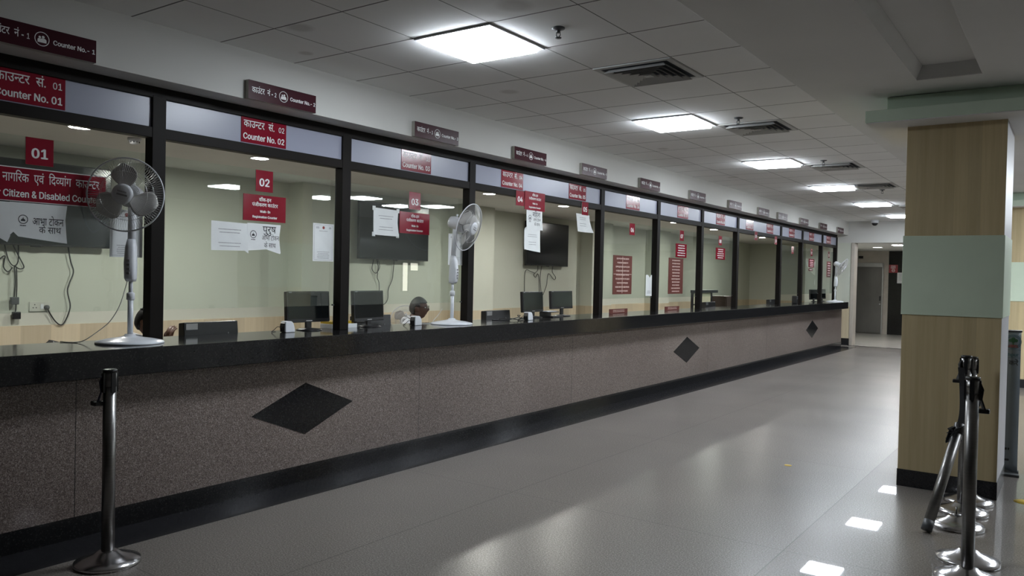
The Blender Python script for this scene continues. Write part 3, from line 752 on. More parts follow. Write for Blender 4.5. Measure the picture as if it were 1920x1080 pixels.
# corridor lamps
t = thing('round_ceiling_light', 'round lit lamp on the corridor ceiling before the metal door', 'light', (-4.42, 23.2, 2.5))
obj('rim', MB().lathe([(.13, 0), (.13, -.01), (.11, -.012), (.11, 0)], 28), 'white_plastic', t); obj('diffuser', MB().lathe([(0, -.003), (.11, -.003), (.11, -.007), (0, -.007)], 28), 'corridor_lamp', t)
t = thing('square_ceiling_light', 'lit square lamp on the corridor ceiling beside the wooden column', 'light', (-3.62, 21.8, 2.5))
obj('frame', MB().box((-.2, -.2, -.012), (.2, .2, -.002)), 'white_plastic', t); obj('diffuser', MB().box((-.18, -.18, -.014), (.18, .18, -.0125)), 'corridor_lamp', t)

# ================================================================== COLUMNS
def column(y, label):
    t = thing('column', label, 'column', (-.76, y, 0))
    W, D, Z0, Z1, Z2, Z3 = .324, .72, .128, 1.306, 1.90, 2.732
    obj('shaft', MB().box((-W+.012, .012, Z0), (W-.012, D, Z3)), 'col_wood', t, label='pale oak clad shaft')
    obj('daylit_side_cladding', MB().box((W-.012, .003, Z0), (W, D, Z3)), 'col_daylit_side', t, label='white side cladding')  # daylight on this face is put into its colour
    obj('front_cladding', MB().box((-W, 0, Z0), (W-.001, .012, Z1)).box((-W, 0, Z2), (W-.001, .012, Z3-.005)), 'col_wood', t)
    obj('green_band', MB().box((-W-.008, -.010, Z1), (W+.006, D+.008, Z2)), 'green', t, .002, label='sage green band')
    obj('plinth', MB().box((-W-.004, -.006, 0), (W+.004, D+.006, Z0)), 'skirting', t, label='black plinth')
    obj('lower_cap', MB().box((-.57, -.28, Z3), (.57, D+.28, 2.82)), 'greenpaint', t, .004)
    obj('cap_soffit', MB().box((-.563, -.273, Z3-.006), (.563, D+.273, Z3+.001)), 'gypsum', t, label='white underside of the cap')
    obj('upper_cap', MB().box((-.45, -.12, 2.82), (.45, D+.12, ZG)), 'greenpaint', t, .004)
    return t
c1 = column(6.66, 'square oak-clad column with sage green band, nearest the camera')
dup(c1, (-.72, 14.3, 0), label='far oak-clad column partly hidden behind the nearer column')

# ================================================================== PEDESTAL FANS
def fan(loc, axis, label, pole=.60, R=.22, neck_fwd=.0, centre_z=None, head_off=.12, cord=None, base_r=.195, face=True, spin=.2):
    """axis: direction the grille faces (world); pole height from base to the control neck"""
    t = thing('pedestal_fan', label, 'fan', loc, 0, 'white pedestal fans')
    a = Vector(axis).normalized(); h = Vector((a.x, a.y, 0)).normalized()
    cz = centre_z
    obj('base', MB().lathe([(base_r, 0), (base_r, .008), (base_r*.97, .014), (base_r*.7, .026), (base_r*.35, .036), (.034, .046), (.03, .055), (0, .055)], 40), 'white_paint', t)
    ph = pole
    obj('pole', MB().cyl((0, 0, .04), (0, 0, ph*.72), .0165).cyl((0, 0, ph*.7), (0, 0, ph), .0125), 'white_paint', t)
    obj('collar', MB().lathe([(.017, ph*.66), (.024, ph*.67), (.024, ph*.76), (.018, ph*.78), (.013, ph*.78)], 20), 'white_plastic', t)
    # control neck: tapered box with buttons
    rotm = Matrix.Rotation(math.atan2(h.y, h.x), 4, 'Z')
    nk = MB(); prof = [(.030, .026, ph-.02), (.040, .032, ph+.0), (.043, .034, ph+.09), (.034, .03, ph+.19), (.022, .022, ph+.24)]
    vs = []; fs = []; n = 16
    for i, (rx, ry, z) in enumerate(prof):
        for j in range(n):
            an = 2*PI*j/n; c, s_ = math.cos(an), math.sin(an); q = .6
            vs.append((math.copysign(abs(c)**q, c)*rx+.01*math.sin(PI*i/4), math.copysign(abs(s_)**q, s_)*ry, z))
    for i in range(len(prof)-1):
        for j in range(n): fs.append((i*n+j, i*n+(j+1) % n, (i+1)*n+(j+1) % n, (i+1)*n+j))
    fs += [tuple(range(n-1, -1, -1)), tuple((len(prof)-1)*n+j for j in range(n))]
    nk.add(vs, fs, True); nk.xf(rotm); neck = obj('control_neck', nk, 'white_plastic', t)
    bt = MB()
    for k in range(4): bt.cbox((.052, 0, ph+.03+.026*k), (.014, .018, .012))
    bt.xf(rotm); obj('button', bt, 'silver', neck)
    # grille centre and motor
    gc = Vector((0, 0, cz))+a*head_off
    m = frame_z(gc, a)
    obj('motor_housing', MB().lathe([(0, -.215), (.03, -.213), (.052, -.20), (.06, -.17), (.06, -.09), (.072, -.075), (.072, -.06), (.03, -.055), (0, -.055)], 28, m), 'white_plastic', t)
    obj('knob', MB().cyl(m @ Vector((0, .058, -.15)), m @ Vector((0, .085, -.15)), .009), 'white_plastic', t)
    lo = m @ Vector((0, -.05, -.13))
    obj('tilt_bracket', MB().tube([Vector((0, 0, ph+.2)), Vector((0, 0, ph+.26))*.5+lo*.5, lo], [.022, .024, .026], 12), 'white_plastic', t)
    # grilles
    def cage(front):
        g = MB(); N = 90
        def pt(r, an):
            k = r/R; z = (.058*(1-k**2.2) if front else -.058*(1-k**2.6)); return Vector((r*math.cos(an), r*math.sin(an), z))
        for j in range(N):
            an = 2*PI*j/N; rr = [R*.24, R*.5, R*.75, R*.92, R]
            g.tube([m @ pt(r, an) for r in rr], .0008, 4, False)
        for r in ([R*.24, R*.62] if front else [R*.3, R*.7]):
            g.tube([m @ pt(r, 2*PI*j/40) for j in range(40)], .0016, 5, closed=True)
        return g
    obj('front_grille', cage(True), 'wire', t); obj('rear_grille', cage(False), 'wire', t)
    rim = MB(); rim.tube([m @ Vector((R*math.cos(2*PI*j/64), R*math.sin(2*PI*j/64), 0)) for j in range(64)], .0048, 8, closed=True); obj('rim', rim, 'white_plastic', t)
    hb = obj('hub_badge', MB().lathe([(R*.28, .050), (R*.275, .058), (R*.2, .064), (0, .066)], 28, m), 'white_plastic', t)
    bd = MB()
    for zz, wd in ((.012, .05), (-.006, .056)):
        x = -wd/2
        while x < wd/2: bd.add([m @ Vector((x+.25*zz, zz-.005-.25*x, .0672)), m @ Vector((x+.006, zz-.005-.25*x, .0672)), m @ Vector((x+.006, zz+.005-.25*x, .0672)), m @ Vector((x, zz+.005-.25*x, .0672))], [(0, 1, 2, 3)]); x += .0075
    obj('badge_print', bd, 'greyink', hb)
    for k in range(3):
        b = MB(); base = spin+2*PI*k/3; vs = []; fs = []; nr, na = 8, 12
        for i in range(nr+1):
            r = .03+(R*.86-.03)*i/nr; u = i/nr
            half = .32+.36*math.sin(PI*min(1, u*1.02+.02))**.7 if i else .32
            half *= (1 if u < .75 else math.sqrt(max(.02, 1-((u-.75)/.262)**2)))
            for j in range(na+1):
                s_ = j/na*2-1; an = base+.18*u+s_*half
                vs.append(m @ Vector((r*math.cos(an), r*math.sin(an), -.01-.022*s_)))
        for i in range(nr):
            for j in range(na): fs.append((i*(na+1)+j, i*(na+1)+j+1, (i+1)*(na+1)+j+1, (i+1)*(na+1)+j))
        o = obj('blade', b.add(vs, fs, True), 'blade', t); sd = o.modifiers.new('thick', 'SOLIDIFY'); sd.thickness = .003
    obj('rotor_hub', MB().lathe([(.034, -.04), (.038, -.03), (.036, .01), (.02, .018), (0, .02)], 20, m), 'blade', t)
    if cord:
        obj('power_cord', MB().tube(smooth_path([Vector(p)-Vector(loc) for p in cord]), .0032, 6), 'cord_white', t)
    return t
ZT = 1.068
fan((-4.757, 2.637, ZT), (.68, -.73, -.02), 'white pedestal fan on the counter in front of the first window, facing the camera', pole=.40, centre_z=.905, head_off=.115, spin=1.52,
    cord=[(-4.775, 2.637, 1.49), (-4.80, 2.63, 1.42), (-4.83, 2.61, 1.30), (-4.85, 2.56, 1.20), (-4.88, 2.49, 1.13), (-4.93, 2.42, 1.075), (-5.05, 2.36, 1.072)])
fan((-4.745, 5.72, ZT), (.95, .16, -.27), 'white pedestal fan on the counter in front of the third window, facing right', pole=.40, centre_z=.945, head_off=.165,
    cord=[(-4.93, 5.80, 1.20), (-4.95, 5.76, 1.14), (-4.93, 5.68, 1.10), (-4.90, 5.60, 1.073), (-4.97, 5.50, 1.072)])
fan((-4.66, 19.72, ZT), (.86, -.02, -.46), 'white pedestal fan at the far end of the counter, tilted down', pole=.38, centre_z=.90, head_off=.17)
fan((-6.74, 7.24, 0), (.60, -.72, 0), 'white fan standing in the office behind the seated man with glasses', pole=.56, centre_z=.955, head_off=.12, R=.18)

# ================================================================== TELEVISIONS ON THE OFFICE WALL
def tv(y, label):
    t = thing('television', label, 'television', (-8.83, y, 1.73), 0, 'wall televisions')
    obj('cabinet', MB().box((.05, -.775, 0), (.10, .775, .87)), 'black_plastic', t, .006)
    obj('screen', MB().box((.0995, -.763, .02), (.1025, .763, .858)), 'tvscreen', t)
    obj('wall_bracket', MB().box((-.018, -.25, .25), (.05, .25, .6)), 'grey_plastic', t)
    obj('sensor_bar', MB().box((.09, -.05, -.012), (.1, .05, .002)), 'black_plastic', t)
    return t
tv1 = tv(3.83, 'large dark television behind the senior citizen sign in the first window')
dup(tv1, (-8.83, 9.11, 1.73), label='large dark television on the office wall in the third window')
dup(tv1, (-8.83, 13.52, 1.73), label='large dark television on the office wall in the double open window')
XW = -8.82
def cable(pts, label, r=.006, group='television cables', mat='cord_black', name='cable', extra=()):
    root = pts[0]; o3 = Vector((XW, root[0], root[1]))
    mb = MB().tube([Vector((XW, y, z))-o3 for y, z in smooth_path2(pts)], r, 6)
    for e in extra: mb.tube([Vector((XW+.012, y, z))-o3 for y, z in smooth_path2(e)], r, 6)
    o = obj(name, mb, mat); o.location = o3; return tag(o, label, 'cable', group)
def smooth_path2(pts): return [(p.x, p.y) for p in smooth_path([(a, b, 0) for a, b in pts])]
cb = cable([(3.57, 1.74), (3.61, 1.58), (3.66, 1.52), (3.70, 1.57), (3.70, 1.74)], 'looped black cables with two adapters hanging below the first television', extra=([(3.64, 1.74), (3.71, 1.6), (3.75, 1.51), (3.71, 1.49), (3.66, 1.52)], [(3.50, 1.56), (3.57, 1.62), (3.56, 1.51), (3.6, 1.46), (3.64, 1.50)], [(3.66, 1.52), (3.67, 1.35), (3.66, 1.18)], [(3.68, 1.5), (3.685, 1.3), (3.675, 1.02)]))
for y, z, a in ((3.662, 1.165, 'adapter'), (3.68, 1.015, 'adapter')):
    obj(a, MB().cbox((.02, y-3.57, z-1.74), (.04, .075, .075)), 'grey_plastic' if z > 1.1 else 'black_plastic', cb, .006)
cable([(4.19, 1.74), (4.22, 1.58), (4.25, 1.47), (4.21, 1.35), (4.19, 1.26), (4.22, 1.12), (4.21, 1.04), (4.17, .94), (4.13, .90), (4.08, .93), (4.03, 1.0), (3.985, 1.085)], 'black power cable curving from the first television down to the wall socket', .007)
cable([(8.73, 1.74), (8.70, 1.58), (8.79, 1.52), (8.86, 1.62), (8.82, 1.74)], 'coiled black cable hanging below the second television', extra=([(8.81, 1.52), (8.80, 1.45), (8.84, 1.37), (8.85, 1.2)], [(8.78, 1.74), (8.82, 1.62), (8.8, 1.52)]))
cable([(9.18, 1.74), (9.16, 1.54), (9.14, 1.42), (9.06, 1.27), (9.05, 1.12), (8.98, 1.04), (8.85, 1.02)], 'black power cable running down from the second television')
cable([(13.29, 1.74), (13.28, 1.64), (13.15, 1.56), (13.21, 1.50), (13.28, 1.57), (13.33, 1.5), (13.36, 1.2)], 'knotted black cables below the third television', extra=([(12.82, 1.1), (12.81, 1.5), (12.86, 1.64), (13.0, 1.62), (13.18, 1.58)], [(13.41, 1.74), (13.36, 1.5), (13.41, 1.2)]))
cable([(13.85, 1.74), (13.83, 1.62), (13.96, 1.51), (13.90, 1.46), (13.73, 1.57), (13.66, 1.55), (13.62, 1.34), (13.5, 1.15)], 'black cable with an s-bend below the right end of the third television')
t = thing('wall_socket', 'ivory switch socket with a plug on the office wall in the first window', 'socket', (-8.845, 3.93, 1.10))
obj('plate', MB().cbox((.004, 0, 0), (.012, .22, .10)), 'socket', t, .003)
hl = MB()
for y, z in ((-.06, .02), (-.075, -.012), (-.045, -.012)): hl.cyl((.008, y, z), (.0112, y, z), .006, n=10)
obj('socket_hole', hl, 'black_plastic', t); obj('switch', MB().cbox((.012, .01, 0), (.008, .03, .05)), 'white_plastic', t)
obj('plug', MB().lathe([(.026, 0), (.026, .02), (.016, .04), (0, .042)], 16, frame_z((.01, .055, -.01), (1, 0, 0))), 'grey_plastic', t)

# ================================================================== DESK THINGS
dk = thing('staff_desk', 'pale staff worktop running behind the counter, lower than it', 'desk', (-5.07, 0, 0))
obj('worktop', MB().box((-.62, .2, .74), (0, 20.0, .77)), 'desk', dk, .003)
for y in (.3, 5.2, 10.2, 15.2, 19.9): obj('end_panel', MB().box((-.58, y-.012, 0), (-.03, y+.012, .74)), 'desk', dk)
def printer(loc, wd, label, zt=.385, rot=0):
    t = thing('printer', label, 'printer', loc, rot, 'black receipt printers')
    obj('body', MB().prism([(.10, 0), (.16, 0), (.175, zt*.75), (.165, zt), (.10, zt*.98)], 1, -wd/2, wd/2), 'black_plastic', t, .006)
    obj('paper_slot', MB().box((.168, -wd*.28, zt-.115), (.1765, wd*.30, zt-.107)).box((.168, wd*.30, zt-.115), (.1765, wd*.31, zt-.08)), 'silver', t)
    obj('output_tray', MB().box((.165, -wd*.28, zt-.16), (.174, wd*.28, zt-.118)), 'grey_plastic', t)
    obj('label_plate', MB().cbox((.1675, -wd*.36, zt-.035), (.006, .09, .05)), 'silver', t); return t
p1 = printer((-5.26, 3.43, .77), .44, 'black printer behind the second window, right of the first post')
dup(p1, (-5.26, 5.05, .77), label='black printer behind the screen at the left of the third window')
dup(p1, (-5.26, 6.92, .77), label='black printer at the left of the double open window')
dup(p1, (-5.26, 13.02, .77), label='small black printer at the left of the eighth window')
dup(p1, (-5.26, 16.42, .77), label='small black printer at the right of the ninth window')
def monitor(loc, wd, ht, rot, label, tilt=-.06, base=.1, lift=.07):
    t = thing('monitor', label, 'monitor', loc, rot, 'black monitors on the counter')
    obj('base', MB().lathe([(base, 0), (base, .006), (base*.8, .012), (.02, .018), (0, .018)], 32), 'black_plastic', t)
    obj('stand', MB().cbox((-.012, 0, lift*.6+.012), (.022, .05, lift*1.2)), 'black_plastic', t)
    m = Matrix.Translation((0, 0, lift)) @ Matrix.Rotation(tilt, 4, 'Y')
    cs = obj('casing', MB().box((-.035, -wd/2, 0), (0, wd/2, ht)).xf(m), 'black_plastic', t, .005)
    obj('screen', MB().box((-.001, -wd/2+.012, .028), (.0012, wd/2-.012, ht-.012)).xf(m), 'screen', t)
    obj('badge', MB().box((0, -.03, .009), (.0015, .03, .016)).box((0, -wd/2+.02, ht-.01), (.0013, -wd/2+.05, ht-.006)).xf(m), 'silver', t); return t
monitor((-4.945, 4.20, ZT), .43, .245, .0, 'black monitor on the counter at the right of the second window', lift=.062)
monitor((-4.945, 4.86, ZT), .40, .26, .12, 'black monitor at the left of the third window, partly hidden by the post', lift=.05)
monitor((-4.955, 7.40, ZT), .44, .23, .05, 'left black monitor of the pair below the third television', lift=.06)
monitor((-4.955, 8.01, ZT), .46, .21, -.02, 'right black monitor of the pair below the third television', lift=.085)
monitor((-4.985, 19.14, ZT), .30, .235, -.3, 'black monitor in the twelfth window', lift=.05, base=.07)
monitor((-4.985, 19.86, ZT), .32, .235, -.3, 'black monitor in the last window beside the far fan', lift=.06, base=.07)
obj_tray = thing('paper_tray', 'flat black tray between the two monitors of the open window', 'tray', (-4.9, 7.705, ZT))
obj('tray', MB().box((-.1, -.115, 0), (.08, .115, .012)).box((-.1, -.115, .012), (-.09, .115, .05)).box((-.1, -.115, .05), (.02, .115, .06)), 'black_plastic', obj_tray, .003)
obj('paper', MB().box((-.08, -.10, .061), (.0, .09, .066)), 'paper', obj_tray)
def webcam(loc, label, rot=0, white=True):
    t = thing('desk_scanner', label, 'scanner', loc, rot, 'small desk scanners on the counter')
    sh = MB(); n = 14; pr = [(.03*math.cos(PI*i/n*.5)*1.0-.0, .085*math.sin(PI*i/n*.5)) for i in range(n+1)]
    sh.prism([(-.05, 0)]+[(.04*math.cos(PI*i/n/2)+.01*0, .085*math.sin(PI*i/n/2)) for i in range(n+1)]+[(-.05, .085)], 0, -.03, .03)
    obj('shell', sh, 'white_plastic', t, .006)
    obj('face', MB().prism([(-.058, .004), (-.05, .004), (-.05, .078), (-.056, .07), (-.062, .045)], 0, -.026, .026), 'black_plastic', t, .003)
    obj('cord', MB().tube(smooth_path([(0, -.055, .03), (-.01, -.09, .045), (-.03, -.11, .02), (-.07, -.10, .004), (-.10, -.04, .004)]), .0025, 6), 'cord_black', t)
    return t
wb = webcam((-4.86, 3.93, ZT), 'white and black desk scanner left of the monitor in the second window')
dup(wb, (-4.83, 5.33, ZT), label='white and black desk scanner in front of the man with glasses')
dup(wb, (-4.70, 6.93, ZT), label='white and black desk scanner left of the pair of monitors')
t = thing('speaker', 'small black speaker standing on the counter in the eleventh window', 'speaker', (-4.80, 16.95, ZT))
obj('body', MB().box((-.05, -.055, 0), (.05, .055, .16)), 'black_plastic', t, .012); obj('speaker_cone', MB().lathe([(.03, 0), (.02, -.008), (0, -.01)], 20, frame_z((.0512, 0, .1), (1, 0, 0))), 'grey_plastic', t)
o = obj('folder', MB().box((-.10, -.12, 0), (.04, .12, .022)), 'yellow', None, .003); o.location = (-5.0, 4.57, ZT+.035); tag(o, 'yellow folder lying behind the monitor in the second window', 'folder')
o2 = obj('paper_stack', MB().box((-.09, -.14, 0), (.05, .14, .035)), 'paper', None, .001); o2.location = (-4.99, 4.57, ZT); tag(o2, 'white stack of papers under the yellow folder', 'papers')
tag(obj('counter_cable', MB().tube(smooth_path([(-4.9, 6.55, ZT+.004), (-4.78, 6.62, ZT+.005), (-4.70, 6.70, ZT+.03), (-4.72, 6.80, ZT+.05), (-4.86, 6.95, ZT+.04), (-4.92, 7.1, ZT+.006), (-4.97, 7.25, ZT+.005)]), .004, 6).tube(smooth_path([(-4.95, 6.75, ZT+.005), (-4.75, 6.68, ZT+.02), (-4.66, 6.72, ZT+.005), (-4.72, 6.85, ZT+.005)]), .004, 6), 'cord_black'), 'tangled black cables on the counter left of the pair of monitors', 'cable')
# framed hutch and cabinet seen in the eighth window
t = thing('desk_hutch', 'black framed desk hutch with a pale yellow back board in the eighth window', 'hutch', (-5.95, 14.75, 0))
obj('frame', MB().box((-.02, -.50, .0), (.02, -.45, 1.32)).box((-.02, .45, 0), (.02, .50, 1.32)).box((-.03, -.50, 1.27), (.05, .72, 1.325)).box((-.02, -.45, 1.04), (.02, .45, 1.06)), 'black_plastic', t, .004)
obj('back_board', MB().box((-.012, -.45, .3), (.0, .45, 1.27)), 'yellowpanel', t)
t = thing('filing_cabinet', 'dark walnut cabinet right of the yellow hutch', 'cabinet', (-5.95, 15.9, 0))
obj('body', MB().box((-.22, -.33, 0), (.18, .33, 1.2)), 'cabinet', t, .004)
for z in (.08, .46, .84):
    d = obj('drawer', MB().box((.18, -.31, z), (.195, .31, z+.34)), 'cabinet', t, .003); obj('handle', MB().box((.195, -.08, z+.2), (.215, .08, z+.215)), 'silver', d)

# ================================================================== OFFICE CHAIRS AND PEOPLE
def chair(loc, rot, label):
    t = thing('office_chair', label, 'chair', loc, rot, 'black office chairs')
    obj('seat', MB().box((-.24, -.25, .36), (.24, .22, .425)), 'black_plastic', t, .03)
    bk = MB(); n = 10; vs = []; fs = []
    for i in range(n+1):
        u = i/n; z = .50+.42*u; hw = .225*math.sqrt(max(0, 1-max(0, (u-.55)/.45)**2.2))+.001
        for s_ in (-1, -.5, 0, .5, 1):
            vs.append((s_*hw, -.27-.03*u+.035*s_*s_, z))
    for i in range(n):
        for j in range(4): fs.append((i*5+j, i*5+j+1, (i+1)*5+j+1, (i+1)*5+j))
    o = obj('backrest', bk.add(vs, fs, True), 'black_plastic', t); sd = o.modifiers.new('thick', 'SOLIDIFY'); sd.thickness = .045
    obj('back_support', MB().tube(smooth_path([(0, -.1, .35), (0, -.3, .36), (0, -.33, .5), (0, -.31, .6)]), .018, 8), 'grey_plastic', t)
    obj('gas_column', MB().cyl((0, 0, .1), (0, 0, .37), .025), 'grey_plastic', t)
    st = MB()
    for k in range(5):
        a = 2*PI*k/5+.3; st.tube([(0, 0, .11), (.27*math.cos(a), .27*math.sin(a), .075)], [.03, .018], 8)
    fb = obj('base', st, 'black_plastic', t)
    for k in range(5):
        a = 2*PI*k/5+.3; obj('castor', MB().cyl((.27*math.cos(a)-.02, .27*math.sin(a), .03), (.27*math.cos(a)+.02, .27*math.sin(a), .03), .03), 'black_plastic', fb)
    return t
ch = chair((-6.62, 3.24, 0), -1.2, 'empty black office chair whose back shows above the counter left of the first fan')
dup(ch, (-6.0-.35*.10, 3.46-.93*.10, 0), math.atan2(-.35, .93), 'black office chair under the person behind the first post')
dup(ch, (-5.97-.9*.10, 6.6-.45*.10, 0), math.atan2(-.9, .45), 'black office chair under the man with glasses')

def eval_mesh(ob):
    dg = bpy.context.evaluated_depsgraph_get(); dg.update(); return bpy.data.meshes.new_from_object(ob.evaluated_get(dg))
def skin_mesh(chains, sub=1):
    """chains: list of (points {name: (pos, radius)}, edges) islands; returns a mesh"""
    me = bpy.data.meshes.new('skin'); bm = bmesh.new(); sk = bm.verts.layers.skin.verify()
    for pts, edges, root in chains:
        d = {}
        for k, (p, r) in pts.items():
            v = bm.verts.new(p); v[sk].radius = r if isinstance(r, tuple) else (r, r); v[sk].use_root = (k == root); d[k] = v
        for a, b in edges: bm.edges.new((d[a], d[b]))
    bm.to_mesh(me); bm.free()
    ob = bpy.data.objects.new('skin', me); COL.objects.link(ob)
    m = ob.modifiers.new('s', 'SKIN'); m.use_smooth_shade = True
    if sub: s_ = ob.modifiers.new('u', 'SUBSURF'); s_.levels = sub
    out = eval_mesh(ob); bpy.data.objects.remove(ob); return out
def head_pt(p):
    x, y, z = p
    X, Y, Z = x*.076, y*.097, z*.118
    if z < 0: X *= 1-.30*(-z)**1.6; 
    if z < -.2 and y < 0: Y *= 1-.35*min(1, (-z-.2)/.6)
    if z < -.3 and y > 0: Y *= 1-.10*min(1, (-z-.3)/.6)
    if z > .2: Y *= 1-.05*z
    g = lambda cx, cz, s: math.exp(-(((X-cx)/s)**2+((Z-cz)/s)**2))
    if y > .2:
        Y += .022*math.exp(-((X)/.011)**2-((Z+.018)/.02)**2) + .010*math.exp(-((X)/.009)**2-((Z-.006)/.022)**2)
        Y -= .010*(g(.03, .012, .014)+g(-.03, .012, .014))
        Y += .006*(g(.03, .034, .016)+g(-.03, .034, .016))
        Y += .007*math.exp(-(X/.022)**2-((Z+.052)/.007)**2)+.007*math.exp(-(X/.02)**2-((Z+.064)/.007)**2)
        Y -= .004*math.exp(-(X/.026)**2-((Z+.058)/.003)**2)
        Y += .010*math.exp(-(X/.02)**2-((Z+.097)/.016)**2)
    return Vector((X, Y, Z))
def head_bm(keep=None, grow=0.0, n=40, m=32):
    b = MB(); vs = []; fs = []
    for i in range(m+1):
        t = PI*i/m
        for j in range(n):
            p = 2*PI*j/n; u = (math.sin(t)*math.cos(p), math.sin(t)*math.sin(p), math.cos(t)); q = head_pt(u); q += Vector(u)*grow; vs.append(q)
    for i in range(m):
        for j in range(n):
            f = (i*n+j, (i+1)*n+j, (i+1)*n+(j+1) % n, i*n+(j+1) % n)
            if keep:
                c = sum((vs[q] for q in f), Vector())/4
                if not keep(c): continue
            fs.append(f)
    return b.add(vs, fs, True)
def hand_chains(w, d, l, nrm, curl=.6):
    """wrist w, finger direction d, thumb side l, palm normal nrm"""
    w, d, l, nrm = (Vector(v) for v in (w, d, l, nrm)); d.normalize(); l = (l-d*l.dot(d)).normalized(); nrm = d.cross(l) if nrm.dot(d.cross(l)) > 0 else -d.cross(l)
    ch = [({'a': (w, .022), 'b': (w+d*.04+l*.014, .019), 'c': (w+d*.085+l*.016, .015)}, [('a', 'b'), ('b', 'c')], 'a'),
          ({'a': (w+d*.01, .02), 'b': (w+d*.045-l*.016, .018), 'c': (w+d*.08-l*.02, .014)}, [('a', 'b'), ('b', 'c')], 'a')]
    for k, (o_, L, r) in enumerate(((.029, .070, .0085), (.010, .078, .009), (-.010, .072, .0085), (-.028, .056, .0075))):
        p0 = w+d*.07+l*o_; p1 = w+d*.092+l*o_*1.05; pts = {'a': (p0, r+.002), 'b': (p1, r)}; dirn = d.copy(); p = p1
        for q, (nm, fr) in enumerate((('c', .42), ('d', .32), ('e', .26))):
            an = curl*(.6+.25*q+.06*k); dirn = (dirn*math.cos(an)+nrm*math.sin(an)).normalized(); p = p+dirn*L*fr; pts[nm] = (p, r*(.95-.1*q))
        ch.append((pts, [('a', 'b'), ('b', 'c'), ('c', 'd'), ('d', 'e')], 'a'))
    t0 = w+d*.025+l*.018; t1 = t0+l*.026+d*.018+nrm*.006; t2 = t1+l*.014+d*.028+nrm*.012; t3 = t2+d*.024+nrm*.012-l*.002
    ch.append(({'a': (t0, .013), 'b': (t1, .011), 'c': (t2, .0095), 'd': (t3, .008)}, [('a', 'b'), ('b', 'c'), ('c', 'd')], 'a'))
    return ch
def person(loc, facing, label, hz, skin, hair, arms, glasses=False, turn=0.0, nod=0.0):
    """seated figure; local +y is forward. hz = height of the head's middle; arms = for each side (elbow, wrist, finger dir, thumb side, palm normal)"""
    rot = math.atan2(-facing[0], facing[1])
    t = thing('person', label, 'person', loc, rot)
    dz = hz-1.08
    P = {'pel': ((0, -.13, .50), .125), 'spi': ((0, -.13, .66+dz*.4), .12), 'che': ((0, -.09, .83+dz), (.16, .115)), 'nb': ((0, -.045, .95+dz), .062), 'nt': ((0, -.01, 1.05+dz), .054)}
    E = [('pel', 'spi'), ('spi', 'che'), ('che', 'nb'), ('nb', 'nt')]
    chains = []
    for s_, (el, wr, fd, th, pn) in zip((-1, 1), arms):
        k = 'l' if s_ < 0 else 'r'
        P[k+'sh'] = ((s_*.18, -.075, .885+dz), .062); P[k+'el'] = (el, .042); P[k+'wr'] = (wr, .027)
        P[k+'hip'] = ((s_*.095, -.06, .485), .09); P[k+'kn'] = ((s_*.12, .31, .46), .062); P[k+'an'] = ((s_*.12, .33, .10), .042); P[k+'toe'] = ((s_*.13, .46, .042), .036)
        E += [('che', k+'sh'), (k+'sh', k+'el'), (k+'el', k+'wr'), ('pel', k+'hip'), (k+'hip', k+'kn'), (k+'kn', k+'an'), (k+'an', k+'toe')]
        chains += hand_chains(wr, fd, th, pn)
    body = skin_mesh([(P, E, 'pel')]+chains, 1)
    hm = Matrix.Translation((0, .015, hz)) @ Matrix.Rotation(turn, 4, 'Z') @ Matrix.Rotation(nod, 4, 'X')
    hb = head_bm(); 
    for sx in (-1, 1): hb.sphere((sx*.077, -.006, -.004), (.010, .020, .032), 12, 10); hb.sphere((sx*.083, -.012, .004), (.008, .016, .022), 10, 8)
    hb.xf(hm); hme = hb.mesh('h')
    bm = bmesh.new(); bm.from_mesh(body); bm.from_mesh(hme); tmp = bpy.data.meshes.new('t'); bm.to_mesh(tmp); bm.free()
    ob = bpy.data.objects.new('t', tmp); COL.objects.link(ob)
    r = ob.modifiers.new('r', 'REMESH'); r.mode = 'VOXEL'; r.voxel_size = .0065; r.use_smooth_shade = True
    fin = eval_mesh(ob); bpy.data.objects.remove(ob)
    obj('body', fin, skin, t)
    # hair: a cap over the cranium with a hairline, sideburns and nape
    def keep(c):
        if c.z > .062: return True
        if c.y < .028 and c.z > .022: return True
        if c.y < -.012 and c.z > -.012: return True
        return c.y < -.035 and c.z > -.062
    ho = obj('hair', head_bm(keep, .007).xf(hm), hair, t); sd = ho.modifiers.new('thick', 'SOLIDIFY'); sd.thickness = .012; sd.offset = .0
    ey = MB(); pu = MB()
    for sx in (-1, 1):
        ey.sphere((sx*.031, .078, .012), (.0125, .009, .008), 12, 8); pu.sphere((sx*.031, .0855, .012), (.005, .003, .005), 10, 6)
    e = obj('eyes', ey.xf(hm), 'letter', t); obj('iris', pu.xf(hm), 'ink', e)
    # clothing follows the skeleton a little outside the body
    SP_ = {k: (P[k][0], tuple(q+.016 for q in (P[k][1] if isinstance(P[k][1], tuple) else (P[k][1],)*2))) for k in ('pel', 'spi', 'che')}
    SP_['nb'] = (P['nb'][0], .068)
    SE = [('pel', 'spi'), ('spi', 'che'), ('che', 'nb')]
    for k in 'lr':
        SP_[k+'sh'] = (P[k+'sh'][0], .074); SP_[k+'el'] = (P[k+'el'][0], .056)
        a, b = Vector(P[k+'el'][0]), Vector(P[k+'wr'][0]); SP_[k+'cf'] = (a.lerp(b, .35), .05); SE += [('che', k+'sh'), (k+'sh', k+'el'), (k+'el', k+'cf')]
    shirt = obj('shirt', skin_mesh([(SP_, SE, 'pel')], 2), 'shirt', t)
    nb = Vector(P['nb'][0]); cl = MB()
    cl.tube([nb+Vector((.066*math.cos(2*PI*j/24), .062*math.sin(2*PI*j/24)+.004, .018-.022*math.sin(2*PI*j/24))) for j in range(24)], .013, 8, closed=True)
    obj('collar', cl, 'shirt', shirt)
    TP = {'pel': ((0, -.13, .49), .142)}; TE = []
